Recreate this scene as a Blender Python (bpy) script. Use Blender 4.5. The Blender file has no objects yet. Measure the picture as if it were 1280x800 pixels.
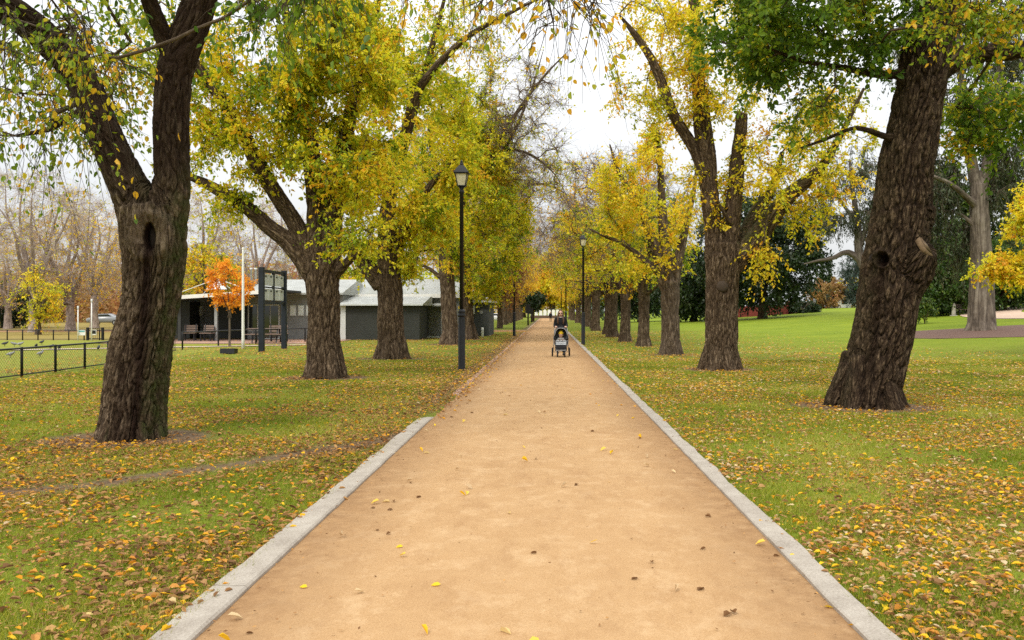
import bpy, bmesh, math, random
import numpy as np

C = bpy.context.scene.collection
SC = bpy.context.scene
F, H, VX, VY = 1100.0, 1.65, 684.0, 390.0      # lens in pixels of a 1280 wide frame, eye height, horizon point


def W(px, py, d):
    """A point seen at px,py in the 1280x800 photograph, d metres down the path."""
    return np.array([(px - VX) / F * d, d, H + (VY - py) / F * d])


def sm(t):
    t = np.clip(t, 0, 1)
    return t * t * (3 - 2 * t)


def gz(x, y):
    return 2.4 * sm((np.asarray(x, float) - 8) / 47) * sm((np.asarray(y, float) - 20) / 40)


# ------------------------------------------------------------------ noise
_pr = np.random.RandomState(7)
_perm = np.concatenate([_pr.permutation(256)] * 3)
_grad = _pr.normal(size=(256, 3))
_grad /= np.linalg.norm(_grad, axis=1)[:, None]


def perlin(p):
    p = np.asarray(p, float)
    i = np.floor(p).astype(int)
    f = p - i
    u = f * f * f * (f * (f * 6 - 15) + 10)
    i &= 255
    out = 0
    for dx in (0, 1):
        wx = u[:, 0] if dx else 1 - u[:, 0]
        for dy in (0, 1):
            wy = u[:, 1] if dy else 1 - u[:, 1]
            for dz in (0, 1):
                wz = u[:, 2] if dz else 1 - u[:, 2]
                h = _perm[_perm[_perm[(i[:, 0] + dx) & 255] + ((i[:, 1] + dy) & 255)] + ((i[:, 2] + dz) & 255)]
                g = _grad[h]
                out = out + wx * wy * wz * (g[:, 0] * (f[:, 0] - dx) + g[:, 1] * (f[:, 1] - dy) + g[:, 2] * (f[:, 2] - dz))
    return out * 1.5


def unit(v):
    return v / np.maximum(np.linalg.norm(v, axis=-1, keepdims=True), 1e-9)


# ------------------------------------------------------------------ meshes
class Acc:
    """Collects vertices, faces and point attributes for one mesh."""

    def __init__(s):
        s.v, s.f, s.a, s.n = [], [], {}, 0

    def add(s, v, faces, **attrs):
        v = np.asarray(v, float)
        for f in faces:
            if len(f):
                s.f.append(np.asarray(f, int) + s.n)
        for k, x in attrs.items():
            s.a.setdefault(k, []).append((s.n, np.asarray(x, float)))
        s.v.append(v)
        s.n += len(v)

    def mesh(s, name, smooth=True):
        V = np.concatenate(s.v) if s.v else np.zeros((0, 3))
        me = bpy.data.meshes.new(name)
        me.vertices.add(len(V))
        me.vertices.foreach_set('co', V.astype(np.float32).ravel())
        nl = sum(f.size for f in s.f)
        npol = sum(len(f) for f in s.f)
        me.loops.add(nl)
        me.polygons.add(npol)
        me.loops.foreach_set('vertex_index', np.concatenate([f.ravel() for f in s.f]).astype(np.int32))
        st, o = [], 0
        for f in s.f:
            st.append(o + np.arange(len(f)) * f.shape[1])
            o += f.size
        me.polygons.foreach_set('loop_start', np.concatenate(st).astype(np.int32))
        me.polygons.foreach_set('use_smooth', np.full(npol, smooth))
        for k, lst in s.a.items():
            vec = lst[0][1].ndim == 2
            A = np.zeros((len(V), 3) if vec else len(V), np.float32)
            for o, x in lst:
                A[o:o + len(x)] = x
            at = me.attributes.new(k, 'FLOAT_VECTOR' if vec else 'FLOAT', 'POINT')
            at.data.foreach_set('vector' if vec else 'value', A.ravel())
        me.update(calc_edges=True)
        return me


def link(name, me, mats, parent=None):
    o = bpy.data.objects.new(name, me)
    C.objects.link(o)
    for m in (mats if isinstance(mats, (list, tuple)) else [mats]):
        if me is not None and m is not None:
            me.materials.append(m)
    if parent is not None:
        o.parent = parent
        o.matrix_parent_inverse = parent.matrix_basis.inverted()
    return o


def tag(o, label, cat, group=None, kind=None):
    if label:
        o['label'] = label
    if cat:
        o['category'] = cat
    if group:
        o['group'] = group
    if kind:
        o['kind'] = kind
    return o


def thing(name, label, cat, loc=(0, 0, 0), rz=0.0, group=None):
    o = bpy.data.objects.new(name, None)
    o.empty_display_size = .2
    C.objects.link(o)
    o.location = loc
    o.rotation_euler = (0, 0, rz)
    bpy.context.view_layer.update() if False else None
    return tag(o, label, cat, group)


def part(name, me, mats, parent):
    """A child whose mesh is written in its thing's own space."""
    o = bpy.data.objects.new(name, me)
    C.objects.link(o)
    for m in (mats if isinstance(mats, (list, tuple)) else [mats]):
        me.materials.append(m)
    o.parent = parent
    return o


def copy_tree(root, loc, rz, scale=1.0, label=None):
    r = root.copy()
    C.objects.link(r)
    r.location, r.rotation_euler, r.scale = loc, (0, 0, rz), (scale,) * 3
    if label:
        r['label'] = label
    for ch in root.children:
        c = ch.copy()
        C.objects.link(c)
        c.parent = r
        for g in ch.children:
            d = g.copy()
            C.objects.link(d)
            d.parent = c
    return r


def frames(P):
    T = np.gradient(P, axis=0)
    T = unit(T)
    a = np.array([1., 0, 0]) if abs(T[0][0]) < .9 else np.array([0, 1., 0])
    X = np.zeros_like(P)
    x = unit(a - T[0] * a.dot(T[0]))
    for i in range(len(P)):
        x = unit(x - T[i] * x.dot(T[i]))
        X[i] = x
    return T, X, np.cross(T, X)


def sweep(P, R, n, cap=False, s0=0.0):
    P, R = np.asarray(P, float), np.asarray(R, float)
    m = len(P)
    T, X, Y = frames(P)
    th = np.arange(n) / n * 2 * math.pi
    c, s = np.cos(th), np.sin(th)
    V = (P[:, None] + R[:, None, None] * (X[:, None] * c[None, :, None] + Y[:, None] * s[None, :, None])).reshape(-1, 3)
    L = s0 + np.concatenate([[0], np.cumsum(np.linalg.norm(np.diff(P, axis=0), axis=1))])
    r0 = R.mean()
    bk = np.stack([np.tile(c * r0, m), np.tile(s * r0, m), np.repeat(L, n)], 1)
    i = np.arange(m - 1)[:, None] * n
    j = np.arange(n)[None]
    k = (j + 1) % n
    Q = np.stack([i + j, i + k, i + n + k, i + n + j], -1).reshape(-1, 4)
    fs = [Q]
    if cap:
        fs.append(np.arange(n)[::-1][None])
        fs.append((np.arange(n) + (m - 1) * n)[None])
    return V, fs, bk


def resample(P, R, step):
    """Catmull-Rom through the points."""
    P, R = np.asarray(P, float), np.asarray(R, float)
    Q = np.column_stack([P, R])
    E = np.vstack([2 * Q[0] - Q[1], Q, 2 * Q[-1] - Q[-2]])
    out = []
    for i in range(len(Q) - 1):
        a, b, c, d = E[i:i + 4]
        n = max(1, int(round(np.linalg.norm(c[:3] - b[:3]) / step)))
        t = (np.arange(n) / n)[:, None]
        out.append(.5 * (2 * b + (c - a) * t + (2 * a - 5 * b + 4 * c - d) * t ** 2 + (3 * b - a - 3 * c + d) * t ** 3))
    out.append(Q[-1:])
    out = np.vstack(out)
    return out[:, :3], np.maximum(out[:, 3], .004)


def remesh(acc, voxel, smooth=2):
    me = acc.mesh('tmp')
    o = bpy.data.objects.new('tmp', me)
    C.objects.link(o)
    m = o.modifiers.new('r', 'REMESH')
    m.mode = 'VOXEL'
    m.voxel_size = voxel
    m.adaptivity = 0
    dg = bpy.context.evaluated_depsgraph_get()
    ev = o.evaluated_get(dg)
    em = ev.to_mesh()
    V = np.zeros(len(em.vertices) * 3, np.float32)
    em.vertices.foreach_get('co', V)
    V = V.reshape(-1, 3).astype(float)
    nl = len(em.loops)
    li = np.zeros(nl, np.int32)
    em.loops.foreach_get('vertex_index', li)
    tot = np.zeros(len(em.polygons), np.int32)
    em.polygons.foreach_get('loop_total', tot)
    st = np.zeros(len(em.polygons), np.int32)
    em.polygons.foreach_get('loop_start', st)
    fs = []
    for k in (3, 4):
        q = st[tot == k]
        if len(q):
            fs.append(li[q[:, None] + np.arange(k)])
    ev.to_mesh_clear()
    bpy.data.objects.remove(o)
    bpy.data.meshes.remove(me)
    E = np.concatenate([np.concatenate([f, np.roll(f, -1, 1)], 0).reshape(2, -1).T if False else
                        np.stack([f.ravel(), np.roll(f, -1, 1).ravel()], 1) for f in fs])
    E = np.vstack([E, E[:, ::-1]])
    deg = np.maximum(np.bincount(E[:, 0], minlength=len(V)), 1)
    for _ in range(smooth):
        A = np.stack([np.bincount(E[:, 0], weights=V[E[:, 1], k], minlength=len(V)) for k in range(3)], 1) / deg[:, None]
        V = V * .4 + A * .6
    return V, fs


def vnormals(V, fs):
    N = np.zeros_like(V)
    for f in fs:
        if f.shape[1] == 4:
            n = np.cross(V[f[:, 2]] - V[f[:, 0]], V[f[:, 3]] - V[f[:, 1]])
        else:
            n = np.cross(V[f[:, 1]] - V[f[:, 0]], V[f[:, 2]] - V[f[:, 0]])
        for k in range(f.shape[1]):
            for c in range(3):
                N[:, c] += np.bincount(f[:, k], weights=n[:, c], minlength=len(V))
    return unit(N)


def box(acc, x0, x1, y0, y1, z0, z1, rz=0.0, org=(0, 0, 0), bev=0.0):
    """A box, with chamfered vertical edges when bev is given."""
    if bev:
        b = bev
        pr = [(x0 + b, y0), (x1 - b, y0), (x1, y0 + b), (x1, y1 - b), (x1 - b, y1), (x0 + b, y1), (x0, y1 - b), (x0, y0 + b)]
    else:
        pr = [(x0, y0), (x1, y0), (x1, y1), (x0, y1)]
    n = len(pr)
    V = np.array([(x, y, z0) for x, y in pr] + [(x, y, z1) for x, y in pr], float)
    if rz:
        c, s = math.cos(rz), math.sin(rz)
        V[:, :2] = V[:, :2] @ np.array([[c, s], [-s, c]])
    V += np.array(org)
    j = np.arange(n)
    k = (j + 1) % n
    acc.add(V, [np.stack([j, k, k + n, j + n], 1), j[::-1][None], (j + n)[None]])


def prism(acc, outline, axis, a0, a1):
    """Extrude a 2D outline along an axis (0=x,1=y,2=z)."""
    n = len(outline)
    V = []
    for a in (a0, a1):
        for p, q in outline:
            V.append([(a, p, q), (p, a, q), (p, q, a)][axis])
    j = np.arange(n)
    k = (j + 1) % n
    acc.add(np.array(V, float), [np.stack([j, k, k + n, j + n], 1), j[::-1][None], (j + n)[None]])


def tube(acc, pts, r, n=8, step=None):
    R = np.full(len(pts), r, float) if np.isscalar(r) else np.asarray(r, float)
    P = np.asarray(pts, float)
    if step:
        P, R = resample(P, R, step)
    V, fs, bk = sweep(P, R, n, cap=True)
    acc.add(V, fs)


def lathe(acc, prof, org=(0, 0, 0), n=16, rot=0.0):
    th = np.arange(n) / n * 2 * math.pi + rot
    V = np.concatenate([np.stack([r * np.cos(th), r * np.sin(th), np.full(n, z)], 1) for r, z in prof]) + np.array(org)
    m = len(prof)
    i = np.arange(m - 1)[:, None] * n
    j = np.arange(n)[None]
    k = (j + 1) % n
    acc.add(V, [np.stack([i + j, i + k, i + n + k, i + n + j], -1).reshape(-1, 4), np.arange(n)[::-1][None],
                (np.arange(n) + (m - 1) * n)[None]])


def ball(acc, c, r, nu=12, nv=8):
    r = np.array([r] * 3 if np.isscalar(r) else r, float)
    ph = np.linspace(.02, math.pi - .02, nv)
    th = np.arange(nu) / nu * 2 * math.pi
    V = np.stack([np.outer(np.sin(ph), np.cos(th)), np.outer(np.sin(ph), np.sin(th)), np.outer(-np.cos(ph), np.ones(nu))], -1).reshape(-1, 3)
    i = np.arange(nv - 1)[:, None] * nu
    j = np.arange(nu)[None]
    k = (j + 1) % nu
    acc.add(V * r + np.array(c), [np.stack([i + j, i + k, i + nu + k, i + nu + j], -1).reshape(-1, 4),
                                  np.arange(nu)[::-1][None], (np.arange(nu) + (nv - 1) * nu)[None]])


# ------------------------------------------------------------------ materials
class NT:
    def __init__(s, name):
        s.m = bpy.data.materials.new(name)
        s.m.use_nodes = True
        s.t = s.m.node_tree
        s.t.nodes.clear()
        s.out = s.t.nodes.new('ShaderNodeOutputMaterial')

    def n(s, kind, **kw):
        x = s.t.nodes.new('ShaderNode' + kind)
        for k, v in kw.items():
            setattr(x, k, v)
        return x

    def l(s, a, b):
        s.t.links.new(a, b)

    def noise(s, vec, scale, detail=4, rough=.55, dist=0.0):
        x = s.n('TexNoise')
        x.inputs['Scale'].default_value = scale
        x.inputs['Detail'].default_value = detail
        x.inputs['Roughness'].default_value = rough
        x.inputs['Distortion'].default_value = dist
        if vec is not None:
            s.l(vec, x.inputs['Vector'])
        return x.outputs['Fac']

    def ramp(s, fac, stops, interp='LINEAR'):
        x = s.n('ValToRGB')
        e = x.color_ramp
        e.interpolation = interp
        while len(e.elements) < len(stops):
            e.elements.new(.5)
        for el, (p, c) in zip(e.elements, stops):
            el.position = p
            el.color = (c[0], c[1], c[2], 1) if not np.isscalar(c) else (c, c, c, 1)
        s.l(fac, x.inputs['Fac'])
        return x.outputs['Color']

    def mix(s, fac, a, b, mode='MIX'):
        x = s.n('Mix', data_type='RGBA', blend_type=mode)
        if np.isscalar(fac):
            x.inputs[0].default_value = fac
        else:
            s.l(fac, x.inputs[0])
        for i, c in ((6, a), (7, b)):
            if isinstance(c, tuple):
                x.inputs[i].default_value = (*c, 1)
            else:
                s.l(c, x.inputs[i])
        return x.outputs[2]

    def math(s, op, a, b=None, clamp=False):
        x = s.n('Math', operation=op, use_clamp=clamp)
        for i, c in ((0, a), (1, b)):
            if c is None:
                continue
            if np.isscalar(c):
                x.inputs[i].default_value = c
            else:
                s.l(c, x.inputs[i])
        return x.outputs[0]

    def attr(s, name, out='Fac'):
        x = s.n('Attribute', attribute_name=name)
        return x.outputs[out]

    def mapping(s, vec, scale=(1, 1, 1), rot=(0, 0, 0), loc=(0, 0, 0)):
        x = s.n('Mapping')
        x.inputs['Scale'].default_value = scale
        x.inputs['Rotation'].default_value = rot
        x.inputs['Location'].default_value = loc
        s.l(vec, x.inputs['Vector'])
        return x.outputs[0]

    def bump(s, h, strength=.5, dist=.02):
        x = s.n('Bump')
        x.inputs['Strength'].default_value = strength
        x.inputs['Distance'].default_value = dist
        s.l(h, x.inputs['Height'])
        return x.outputs[0]

    def principled(s, col, rough=.8, normal=None, spec=.3, metal=0.0):
        x = s.n('BsdfPrincipled')
        x.inputs['Roughness'].default_value = rough
        x.inputs['Specular IOR Level'].default_value = spec
        x.inputs['Metallic'].default_value = metal
        if isinstance(col, tuple):
            x.inputs['Base Color'].default_value = (*col, 1)
        else:
            s.l(col, x.inputs['Base Color'])
        if normal is not None:
            s.l(normal, x.inputs['Normal'])
        s.l(x.outputs[0], s.out.inputs['Surface'])
        return x


def plain(name, col, rough=.6, var=.25, scale=6, metal=0.0, spec=.3, bump=0.0):
    t = NT(name)
    co = t.n('TexCoord').outputs['Object']
    f = t.noise(co, scale, 5)
    lo = tuple(c * (1 - var) for c in col)
    hi = tuple(min(1, c * (1 + var)) for c in col)
    c = t.ramp(f, [(.3, lo), (.7, hi)])
    nm = t.bump(t.noise(co, scale * 8, 3), bump, .01) if bump else None
    t.principled(c, rough, nm, spec, metal)
    return t.m


def leaf_mat(name, stops, trans=.5, spec=.15):
    t = NT(name)
    col = t.ramp(t.attr('rnd'), stops)
    d = t.n('BsdfDiffuse')
    tr = t.n('BsdfTranslucent')
    t.l(col, d.inputs[0])
    t.l(col, tr.inputs[0])
    mx = t.n('MixShader')
    mx.inputs[0].default_value = trans
    t.l(d.outputs[0], mx.inputs[1])
    t.l(tr.outputs[0], mx.inputs[2])
    g = t.n('BsdfGlossy')
    g.inputs['Roughness'].default_value = .45
    g.inputs[0].default_value = (1, 1, 1, 1)
    m2 = t.n('MixShader')
    m2.inputs[0].default_value = spec * .1
    t.l(mx.outputs[0], m2.inputs[1])
    t.l(g.outputs[0], m2.inputs[2])
    t.l(m2.outputs[0], t.out.inputs['Surface'])
    return t.m


def bark_mat(name, dark, mid, light, moss=(.05, .06, .014), thin=(.16, .12, .085), fr=9.0, st=.14, bump=1.0, bd=.03):
    t = NT(name)
    bk = t.attr('bk', 'Vector')
    v = t.mapping(bk, (1, 1, st))
    n1 = t.noise(v, fr, 6, .6, .6)
    n2 = t.noise(v, fr * 3.1, 4, .6, .3)
    r = t.math('ABSOLUTE', t.math('SUBTRACT', n1, .5))
    r = t.math('MULTIPLY', r, 4.5, True)                       # 0 in the furrows
    h = t.math('ADD', t.math('MULTIPLY', r, .7), t.math('MULTIPLY', n2, .3))
    ridge = t.attr('ridge')
    h2 = t.math('MULTIPLY', h, t.math('ADD', t.math('MULTIPLY', ridge, .7), .3))
    c = t.ramp(h2, [(.06, dark), (.26, mid), (.5, light), (.8, tuple(x * 1.35 for x in light))])
    big = t.noise(t.mapping(bk, (1, 1, .5)), 1.7, 3)
    c = t.mix(t.math('MULTIPLY', big, .42), c, tuple(x * .6 for x in mid))
    c = t.mix(t.attr('thin'), c, thin)
    mo = t.math('MULTIPLY', t.attr('moss'), t.ramp(t.noise(bk, 6, 5), [(.3, 0), (.62, 1)]), True)
    c = t.mix(mo, c, moss)
    stn = t.math('MULTIPLY', t.attr('stain'), .96, True)
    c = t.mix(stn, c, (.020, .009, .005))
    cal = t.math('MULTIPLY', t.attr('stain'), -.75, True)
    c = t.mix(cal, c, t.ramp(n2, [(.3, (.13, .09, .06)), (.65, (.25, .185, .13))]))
    t.principled(c, .9, t.bump(h, bump, bd), .15)
    return t.m
# ------------------------------------------------------------------ palettes
LEAF = {
    'green': leaf_mat('green_leaves', [(0, (.075, .15, .014)), (.4, (.19, .30, .02)), (.65, (.38, .44, .024)), (.85, (.78, .60, .03)), (1, (.82, .45, .03))]),
    'lime': leaf_mat('yellow_green_leaves', [(0, (.15, .25, .016)), (.3, (.36, .45, .02)), (.55, (.68, .65, .026)), (.85, (.88, .70, .03)), (1, (.85, .48, .03))]),
    'gold': leaf_mat('golden_leaves', [(0, (.3, .38, .02)), (.3, (.6, .6, .024)), (.6, (.86, .70, .03)), (.88, (.9, .63, .03)), (1, (.8, .42, .03))]),
    'amber': leaf_mat('amber_leaves', [(0, (.62, .52, .024)), (.5, (.88, .62, .028)), (1, (.82, .40, .03))]),
    'orange': leaf_mat('orange_leaves', [(0, (.8, .34, .03)), (.5, (.9, .38, .03)), (1, (.92, .52, .04))]),
    'dark': leaf_mat('evergreen_leaves', [(0, (.012, .026, .008)), (.6, (.028, .055, .014)), (1, (.06, .09, .02))], .2, .3),
    'gum': leaf_mat('gum_leaves', [(0, (.03, .045, .018)), (.6, (.065, .085, .032)), (1, (.14, .135, .06))], .3, .25),
    'cedar': leaf_mat('blue_green_needles', [(0, (.035, .06, .045)), (1, (.10, .14, .11))], .2),
    'rust': leaf_mat('rusty_leaves', [(0, (.3, .2, .06)), (.5, (.42, .25, .09)), (1, (.46, .2, .08))], .4),
    'shrub': leaf_mat('shrub_leaves', [(0, (.04, .09, .012)), (.7, (.11, .18, .02)), (1, (.25, .28, .03))], .35, .3),
}
BARK = {
    'elm_dark': bark_mat('dark_elm_bark', (.009, .005, .003), (.054, .033, .019), (.155, .106, .064), fr=24, st=.2, bump=1.0, bd=.04),
    'elm': bark_mat('elm_bark', (.020, .012, .007), (.108, .072, .043), (.25, .182, .118), fr=20, st=.19, bump=1.0, bd=.04),
    'elm_pale': bark_mat('elm_bark_pale_twigs', (.024, .015, .009), (.115, .078, .05), (.24, .18, .12), thin=(.34, .255, .195), fr=14, st=.19, bd=.04),
    'grey': bark_mat('grey_brown_bark', (.03, .021, .014), (.115, .082, .056), (.21, .16, .115), fr=12, st=.2, bump=.7),
    'twiggy': bark_mat('pale_twig_bark', (.17, .13, .11), (.34, .27, .23), (.46, .38, .33), thin=(.48, .39, .335), fr=6, st=.3, bump=.4),
    'gum': bark_mat('pale_gum_bark', (.06, .048, .038), (.16, .127, .098), (.25, .21, .165), fr=3.5, st=.1, bump=.5),
}


def leaf_geo(acc, rng, P, D, N, L, wid, rnd, hexa, crumple=1.0):
    n = len(P)
    D = unit(D)
    N = unit(N - D * (N * D).sum(1, keepdims=True))
    S = np.cross(D, N)
    L = L[:, None]
    w = wid * L
    curl = rng.uniform(-.06, .22, (n, 1)) * L * crumple
    if hexa:
        fold = rng.uniform(.05, .35, (n, 1)) * w * crumple
        w = w * np.exp(rng.normal(size=(n, 1)) * .22)
        V = np.stack([P, P + D * L * .28 + S * w * .42 + N * fold, P + D * L * .66 + S * w * .36 + N * (fold - curl * .4),
                      P + D * L - N * curl, P + D * L * .66 - S * w * .36 + N * (fold - curl * .4), P + D * L * .28 - S * w * .42 + N * fold], 1)
        b = np.arange(n)[:, None] * 6
        acc.add(V.reshape(-1, 3), [np.concatenate([b + np.array([[0, 1, 2, 3]]), b + np.array([[0, 3, 4, 5]])])], rnd=np.repeat(rnd, 6))
    else:
        V = np.stack([P, P + D * L * .45 + S * w * .5 - N * curl * .2, P + D * L - N * curl, P + D * L * .45 - S * w * .5 - N * curl * .2], 1)
        acc.add(V.reshape(-1, 3), [np.arange(n)[:, None] * 4 + np.array([[0, 1, 2, 3]])], rnd=np.repeat(rnd, 4))


def clump_points(rng, c, r, n, gap=.0, shell=.45):
    c, r = np.array(c, float), np.array(r, float)
    out = []
    off = rng.uniform(0, 99, 3)
    while len(out) < n:
        p = unit(rng.normal(size=(n * 3, 3))) * (shell + (1 - shell) * rng.uniform(0, 1, (n * 3, 1)) ** .6)
        p = p * r + c
        keep = perlin(p * .5 + off) + .35 * perlin(p * 1.1 + off) > gap + rng.uniform(-.35, .05, len(p))
        out.extend(p[keep])
    return np.array(out[:n])


class Tree:
    """limbs: polylines of (x,y,z,r); crown: ellipsoids of leaf clumps, joined to the limbs by branches grown greedily."""

    def __init__(s, seed):
        s.rng = np.random.RandomState(seed)
        s.pos = np.zeros((60000, 3))
        s.dir = np.zeros((60000, 3))
        s.rad = np.zeros(60000)
        s.par = np.full(60000, -1)
        s.ok = np.ones(60000, bool)
        s.n = 0
        s.limbs = []
        s.tips = []

    def limb(s, pts, noattach=0, taper_end=True):
        pts = np.array(pts, float)
        P, R = resample(pts[:, :3], pts[:, 3], .25)
        s.limbs.append((P, R))
        pa = -1
        if s.n:
            pa = int(np.argmin(((s.pos[:s.n] - P[0]) ** 2).sum(1)))
        T = unit(np.gradient(P, axis=0))
        for i in range(len(P)):
            k = s.n
            s.pos[k], s.dir[k], s.rad[k], s.par[k] = P[i], T[i], R[i], pa
            s.ok[k] = i >= noattach * len(P)
            pa = k
            s.n += 1

    def crown(s, c, r, n, lf=1.0, hue=0.0, tw=10, lv=14, twl=.7, droop=.25, leaf=.09, gap=.0, shell=.45, up=.15, reach=1.0, zmin=None):
        pts = clump_points(s.rng, c, r, n, gap, shell)
        if zmin is not None:
            pts = pts[pts[:, 2] > zmin]
        base = s.pos[:s.n][s.ok[:s.n]]
        order = np.argsort([((base - p) ** 2).sum(1).min() for p in pts])
        rng = s.rng
        for p in pts[order]:
            q = s.pos[:s.n]
            v = p - q
            d = np.linalg.norm(v, axis=1)
            cosang = (v * s.dir[:s.n]).sum(1) / np.maximum(d, 1e-6)
            cost = d * (1.25 - .35 * cosang) + np.where(s.ok[:s.n], 0, 1e6) + .15 * np.maximum(0, q[:, 2] - p[2])
            i = int(np.argmin(cost))
            L = d[i]
            p0, d0 = s.pos[i], s.dir[i]
            b = p0 + d0 * L * .32 + np.array([0, 0, up * L * .5]) + rng.normal(size=3) * .06 * L
            m = max(2, int(L / .3))
            t = (np.arange(1, m + 1) / m)[:, None]
            P = (1 - t) ** 2 * p0 + 2 * t * (1 - t) * b + t ** 2 * p
            P[:-1] += rng.normal(size=(m - 1, 3)) * .03 * min(L, 1.2)
            T = unit(np.gradient(np.vstack([p0, P]), axis=0)[1:])
            pa = i
            for k in range(m):
                j = s.n
                s.pos[j], s.dir[j], s.par[j] = P[k], T[k], pa
                pa = j
                s.n += 1
            s.tips.append((pa, lf, hue + rng.normal() * .21, tw, lv, twl, droop, leaf))

    def build(s, base, hexa=True, tipr=.008, voxel=None, roots=0, amp=.03, twr=.0045, width=.62, furrow=5.5, sculpt=None, rootr=.45, leafmin=0):
        rng, n = s.rng, s.n
        base = np.array(base, float)
        trunk, crown = Acc(), Acc()
        # pipe model radii for the grown branches
        fixed = s.rad[:n] > 0
        acc = np.zeros(n)
        isleaf = np.ones(n, bool)
        isleaf[s.par[:n][s.par[:n] >= 0]] = False
        acc[isleaf] = tipr ** 2.5
        for i in range(n - 1, -1, -1):
            if s.par[i] >= 0 and not fixed[i]:
                acc[s.par[i]] += acc[i]
        r = np.where(fixed, s.rad[:n], np.maximum(acc ** .4, tipr))
        kids = [[] for _ in range(n)]
        for i in range(n):
            if s.par[i] >= 0 and not fixed[i]:
                kids[s.par[i]].append(i)
        starts = []
        for i in range(n):
            ks = kids[i]
            if not ks:
                continue
            if fixed[i]:
                starts += [(i, k) for k in ks]
            else:
                mx = max(ks, key=lambda k: r[k])
                starts += [(i, k) for k in ks if k != mx]
        for pa, k in starts:
            ch = [k]
            while kids[ch[-1]]:
                ch.append(max(kids[ch[-1]], key=lambda q: r[q]))
            P = np.vstack([s.pos[pa], s.pos[ch]])
            R = np.concatenate([[min(r[pa], r[k] * 1.25)], r[ch]])
            R[-1] *= .6
            ns = 10 if R.max() > .06 else (6 if R.max() > .025 else 4)
            V, fs, bk = sweep(P, R, ns)
            trunk.add(V - base, fs, bk=bk + rng.uniform(0, 50), ridge=np.full(len(V), .8), thin=np.full(len(V), float(np.clip(1 - R.max() / .05, 0, .7))))
        # trunk and main limbs as one skin
        if voxel:
            ua = Acc()
            segs = []
            tubes = [resample(P, R, .12) for P, R in s.limbs]
            P0, R0 = tubes[0]
            ext = [(np.vstack([P0[0] - [0, 0, .3], P0]), np.concatenate([[R0[0] * 1.05], R0]))] + tubes[1:]
            for q in range(roots):
                a = 2 * math.pi * (q + rng.uniform(-.25, .25)) / roots
                rr = R0[0]
                dv = np.array([math.cos(a), math.sin(a), 0])
                k = rng.uniform(.85, 1.15)
                pr = np.array([P0[0] + dv * rr * .45 + [0, 0, .85 * k], P0[0] + dv * rr * .72 + [0, 0, .35], P0[0] + dv * rr * .98 + [0, 0, .05], P0[0] + dv * rr * 1.28 * k + [0, 0, -.14]])
                ext.append(resample(pr, np.array([.3, .34, .27, .13]) * rootr / .45 * rr, .1))
            for P, R in ext:
                V, fs, bk = sweep(P, R, 20, cap=True)
                ua.add(V, fs)
            V, fs = remesh(ua, voxel)
            # bark coordinates from the nearest limb
            best = np.full(len(V), 1e9)
            BK = np.zeros((len(V), 3))
            RR = np.zeros(len(V))
            for ti, (P, R) in enumerate(ext):
                T, X, Y = frames(P)
                S = np.concatenate([[0], np.cumsum(np.linalg.norm(np.diff(P, axis=0), axis=1))])
                for lo in range(0, len(V), 40000):
                    vv = V[lo:lo + 40000]
                    dd = ((vv[:, None] - P[None]) ** 2).sum(2)
                    k = dd.argmin(1)
                    dist = np.sqrt(dd[np.arange(len(vv)), k]) - R[k]
                    w = vv - P[k]
                    lx, ly, lz = (w * X[k]).sum(1), (w * Y[k]).sum(1), (w * T[k]).sum(1)
                    ln = np.maximum(np.hypot(lx, ly), 1e-6)
                    rm = R.mean()
                    bk = np.stack([lx / ln * rm, ly / ln * rm, S[k] + lz + ti * 7.3], 1)
                    better = dist < best[lo:lo + 40000]
                    best[lo:lo + 40000] = np.where(better, dist, best[lo:lo + 40000])
                    BK[lo:lo + 40000][better] = bk[better]
                    RR[lo:lo + 40000][better] = R[k][better]
            q = BK * np.array([furrow, furrow, furrow * .17])
            q = q + perlin(BK * 2.2 + 9)[:, None] * np.array([.35, .35, .15]) + perlin(BK * 6.1 + 3)[:, None] * np.array([.22, .22, .1])
            nz = perlin(q)
            nz2 = perlin(q * np.array([2.1, 2.1, 2.6]) + 31)
            ridge = np.clip(np.abs(nz) * 3.0, 0, 1) ** .7
            ridge = np.clip(ridge * .8 + np.clip(np.abs(nz2) * 2.5, 0, 1) * .3, 0, 1)
            lump = perlin(V * 1.3) * .03 + perlin(V * 3.7) * .012
            am = amp * np.clip(RR / .35, .12, 1.1)
            N = vnormals(V, fs)
            V2 = V + N * ((ridge - .6) * am + lump * np.clip(RR / .35, .1, 1))[:, None]
            stain, moss = np.zeros(len(V)), np.zeros(len(V))
            if sculpt:
                V2, ridge, stain, moss = sculpt(V2, V, N, ridge, stain, moss)
            trunk.add(V2 - base, fs, bk=BK, ridge=ridge, stain=stain, moss=moss)
        else:
            for P, R in s.limbs:
                V, fs, bk = sweep(P, R, 14 if R.max() > .1 else 8)
                ridge = np.clip(np.abs(perlin(bk * np.array([6, 6, .9]))) * 3, 0, 1) ** .7
                N = unit(V - np.repeat(P, len(V) // len(P), 0))
                V = V + N * ((ridge - .6) * .03 + perlin(V * 1.6) * .06)[:, None] * np.clip(R.repeat(len(V) // len(P)) / .3, 0, 1)[:, None]
                trunk.add(V - base, fs, bk=bk, ridge=ridge)
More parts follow.
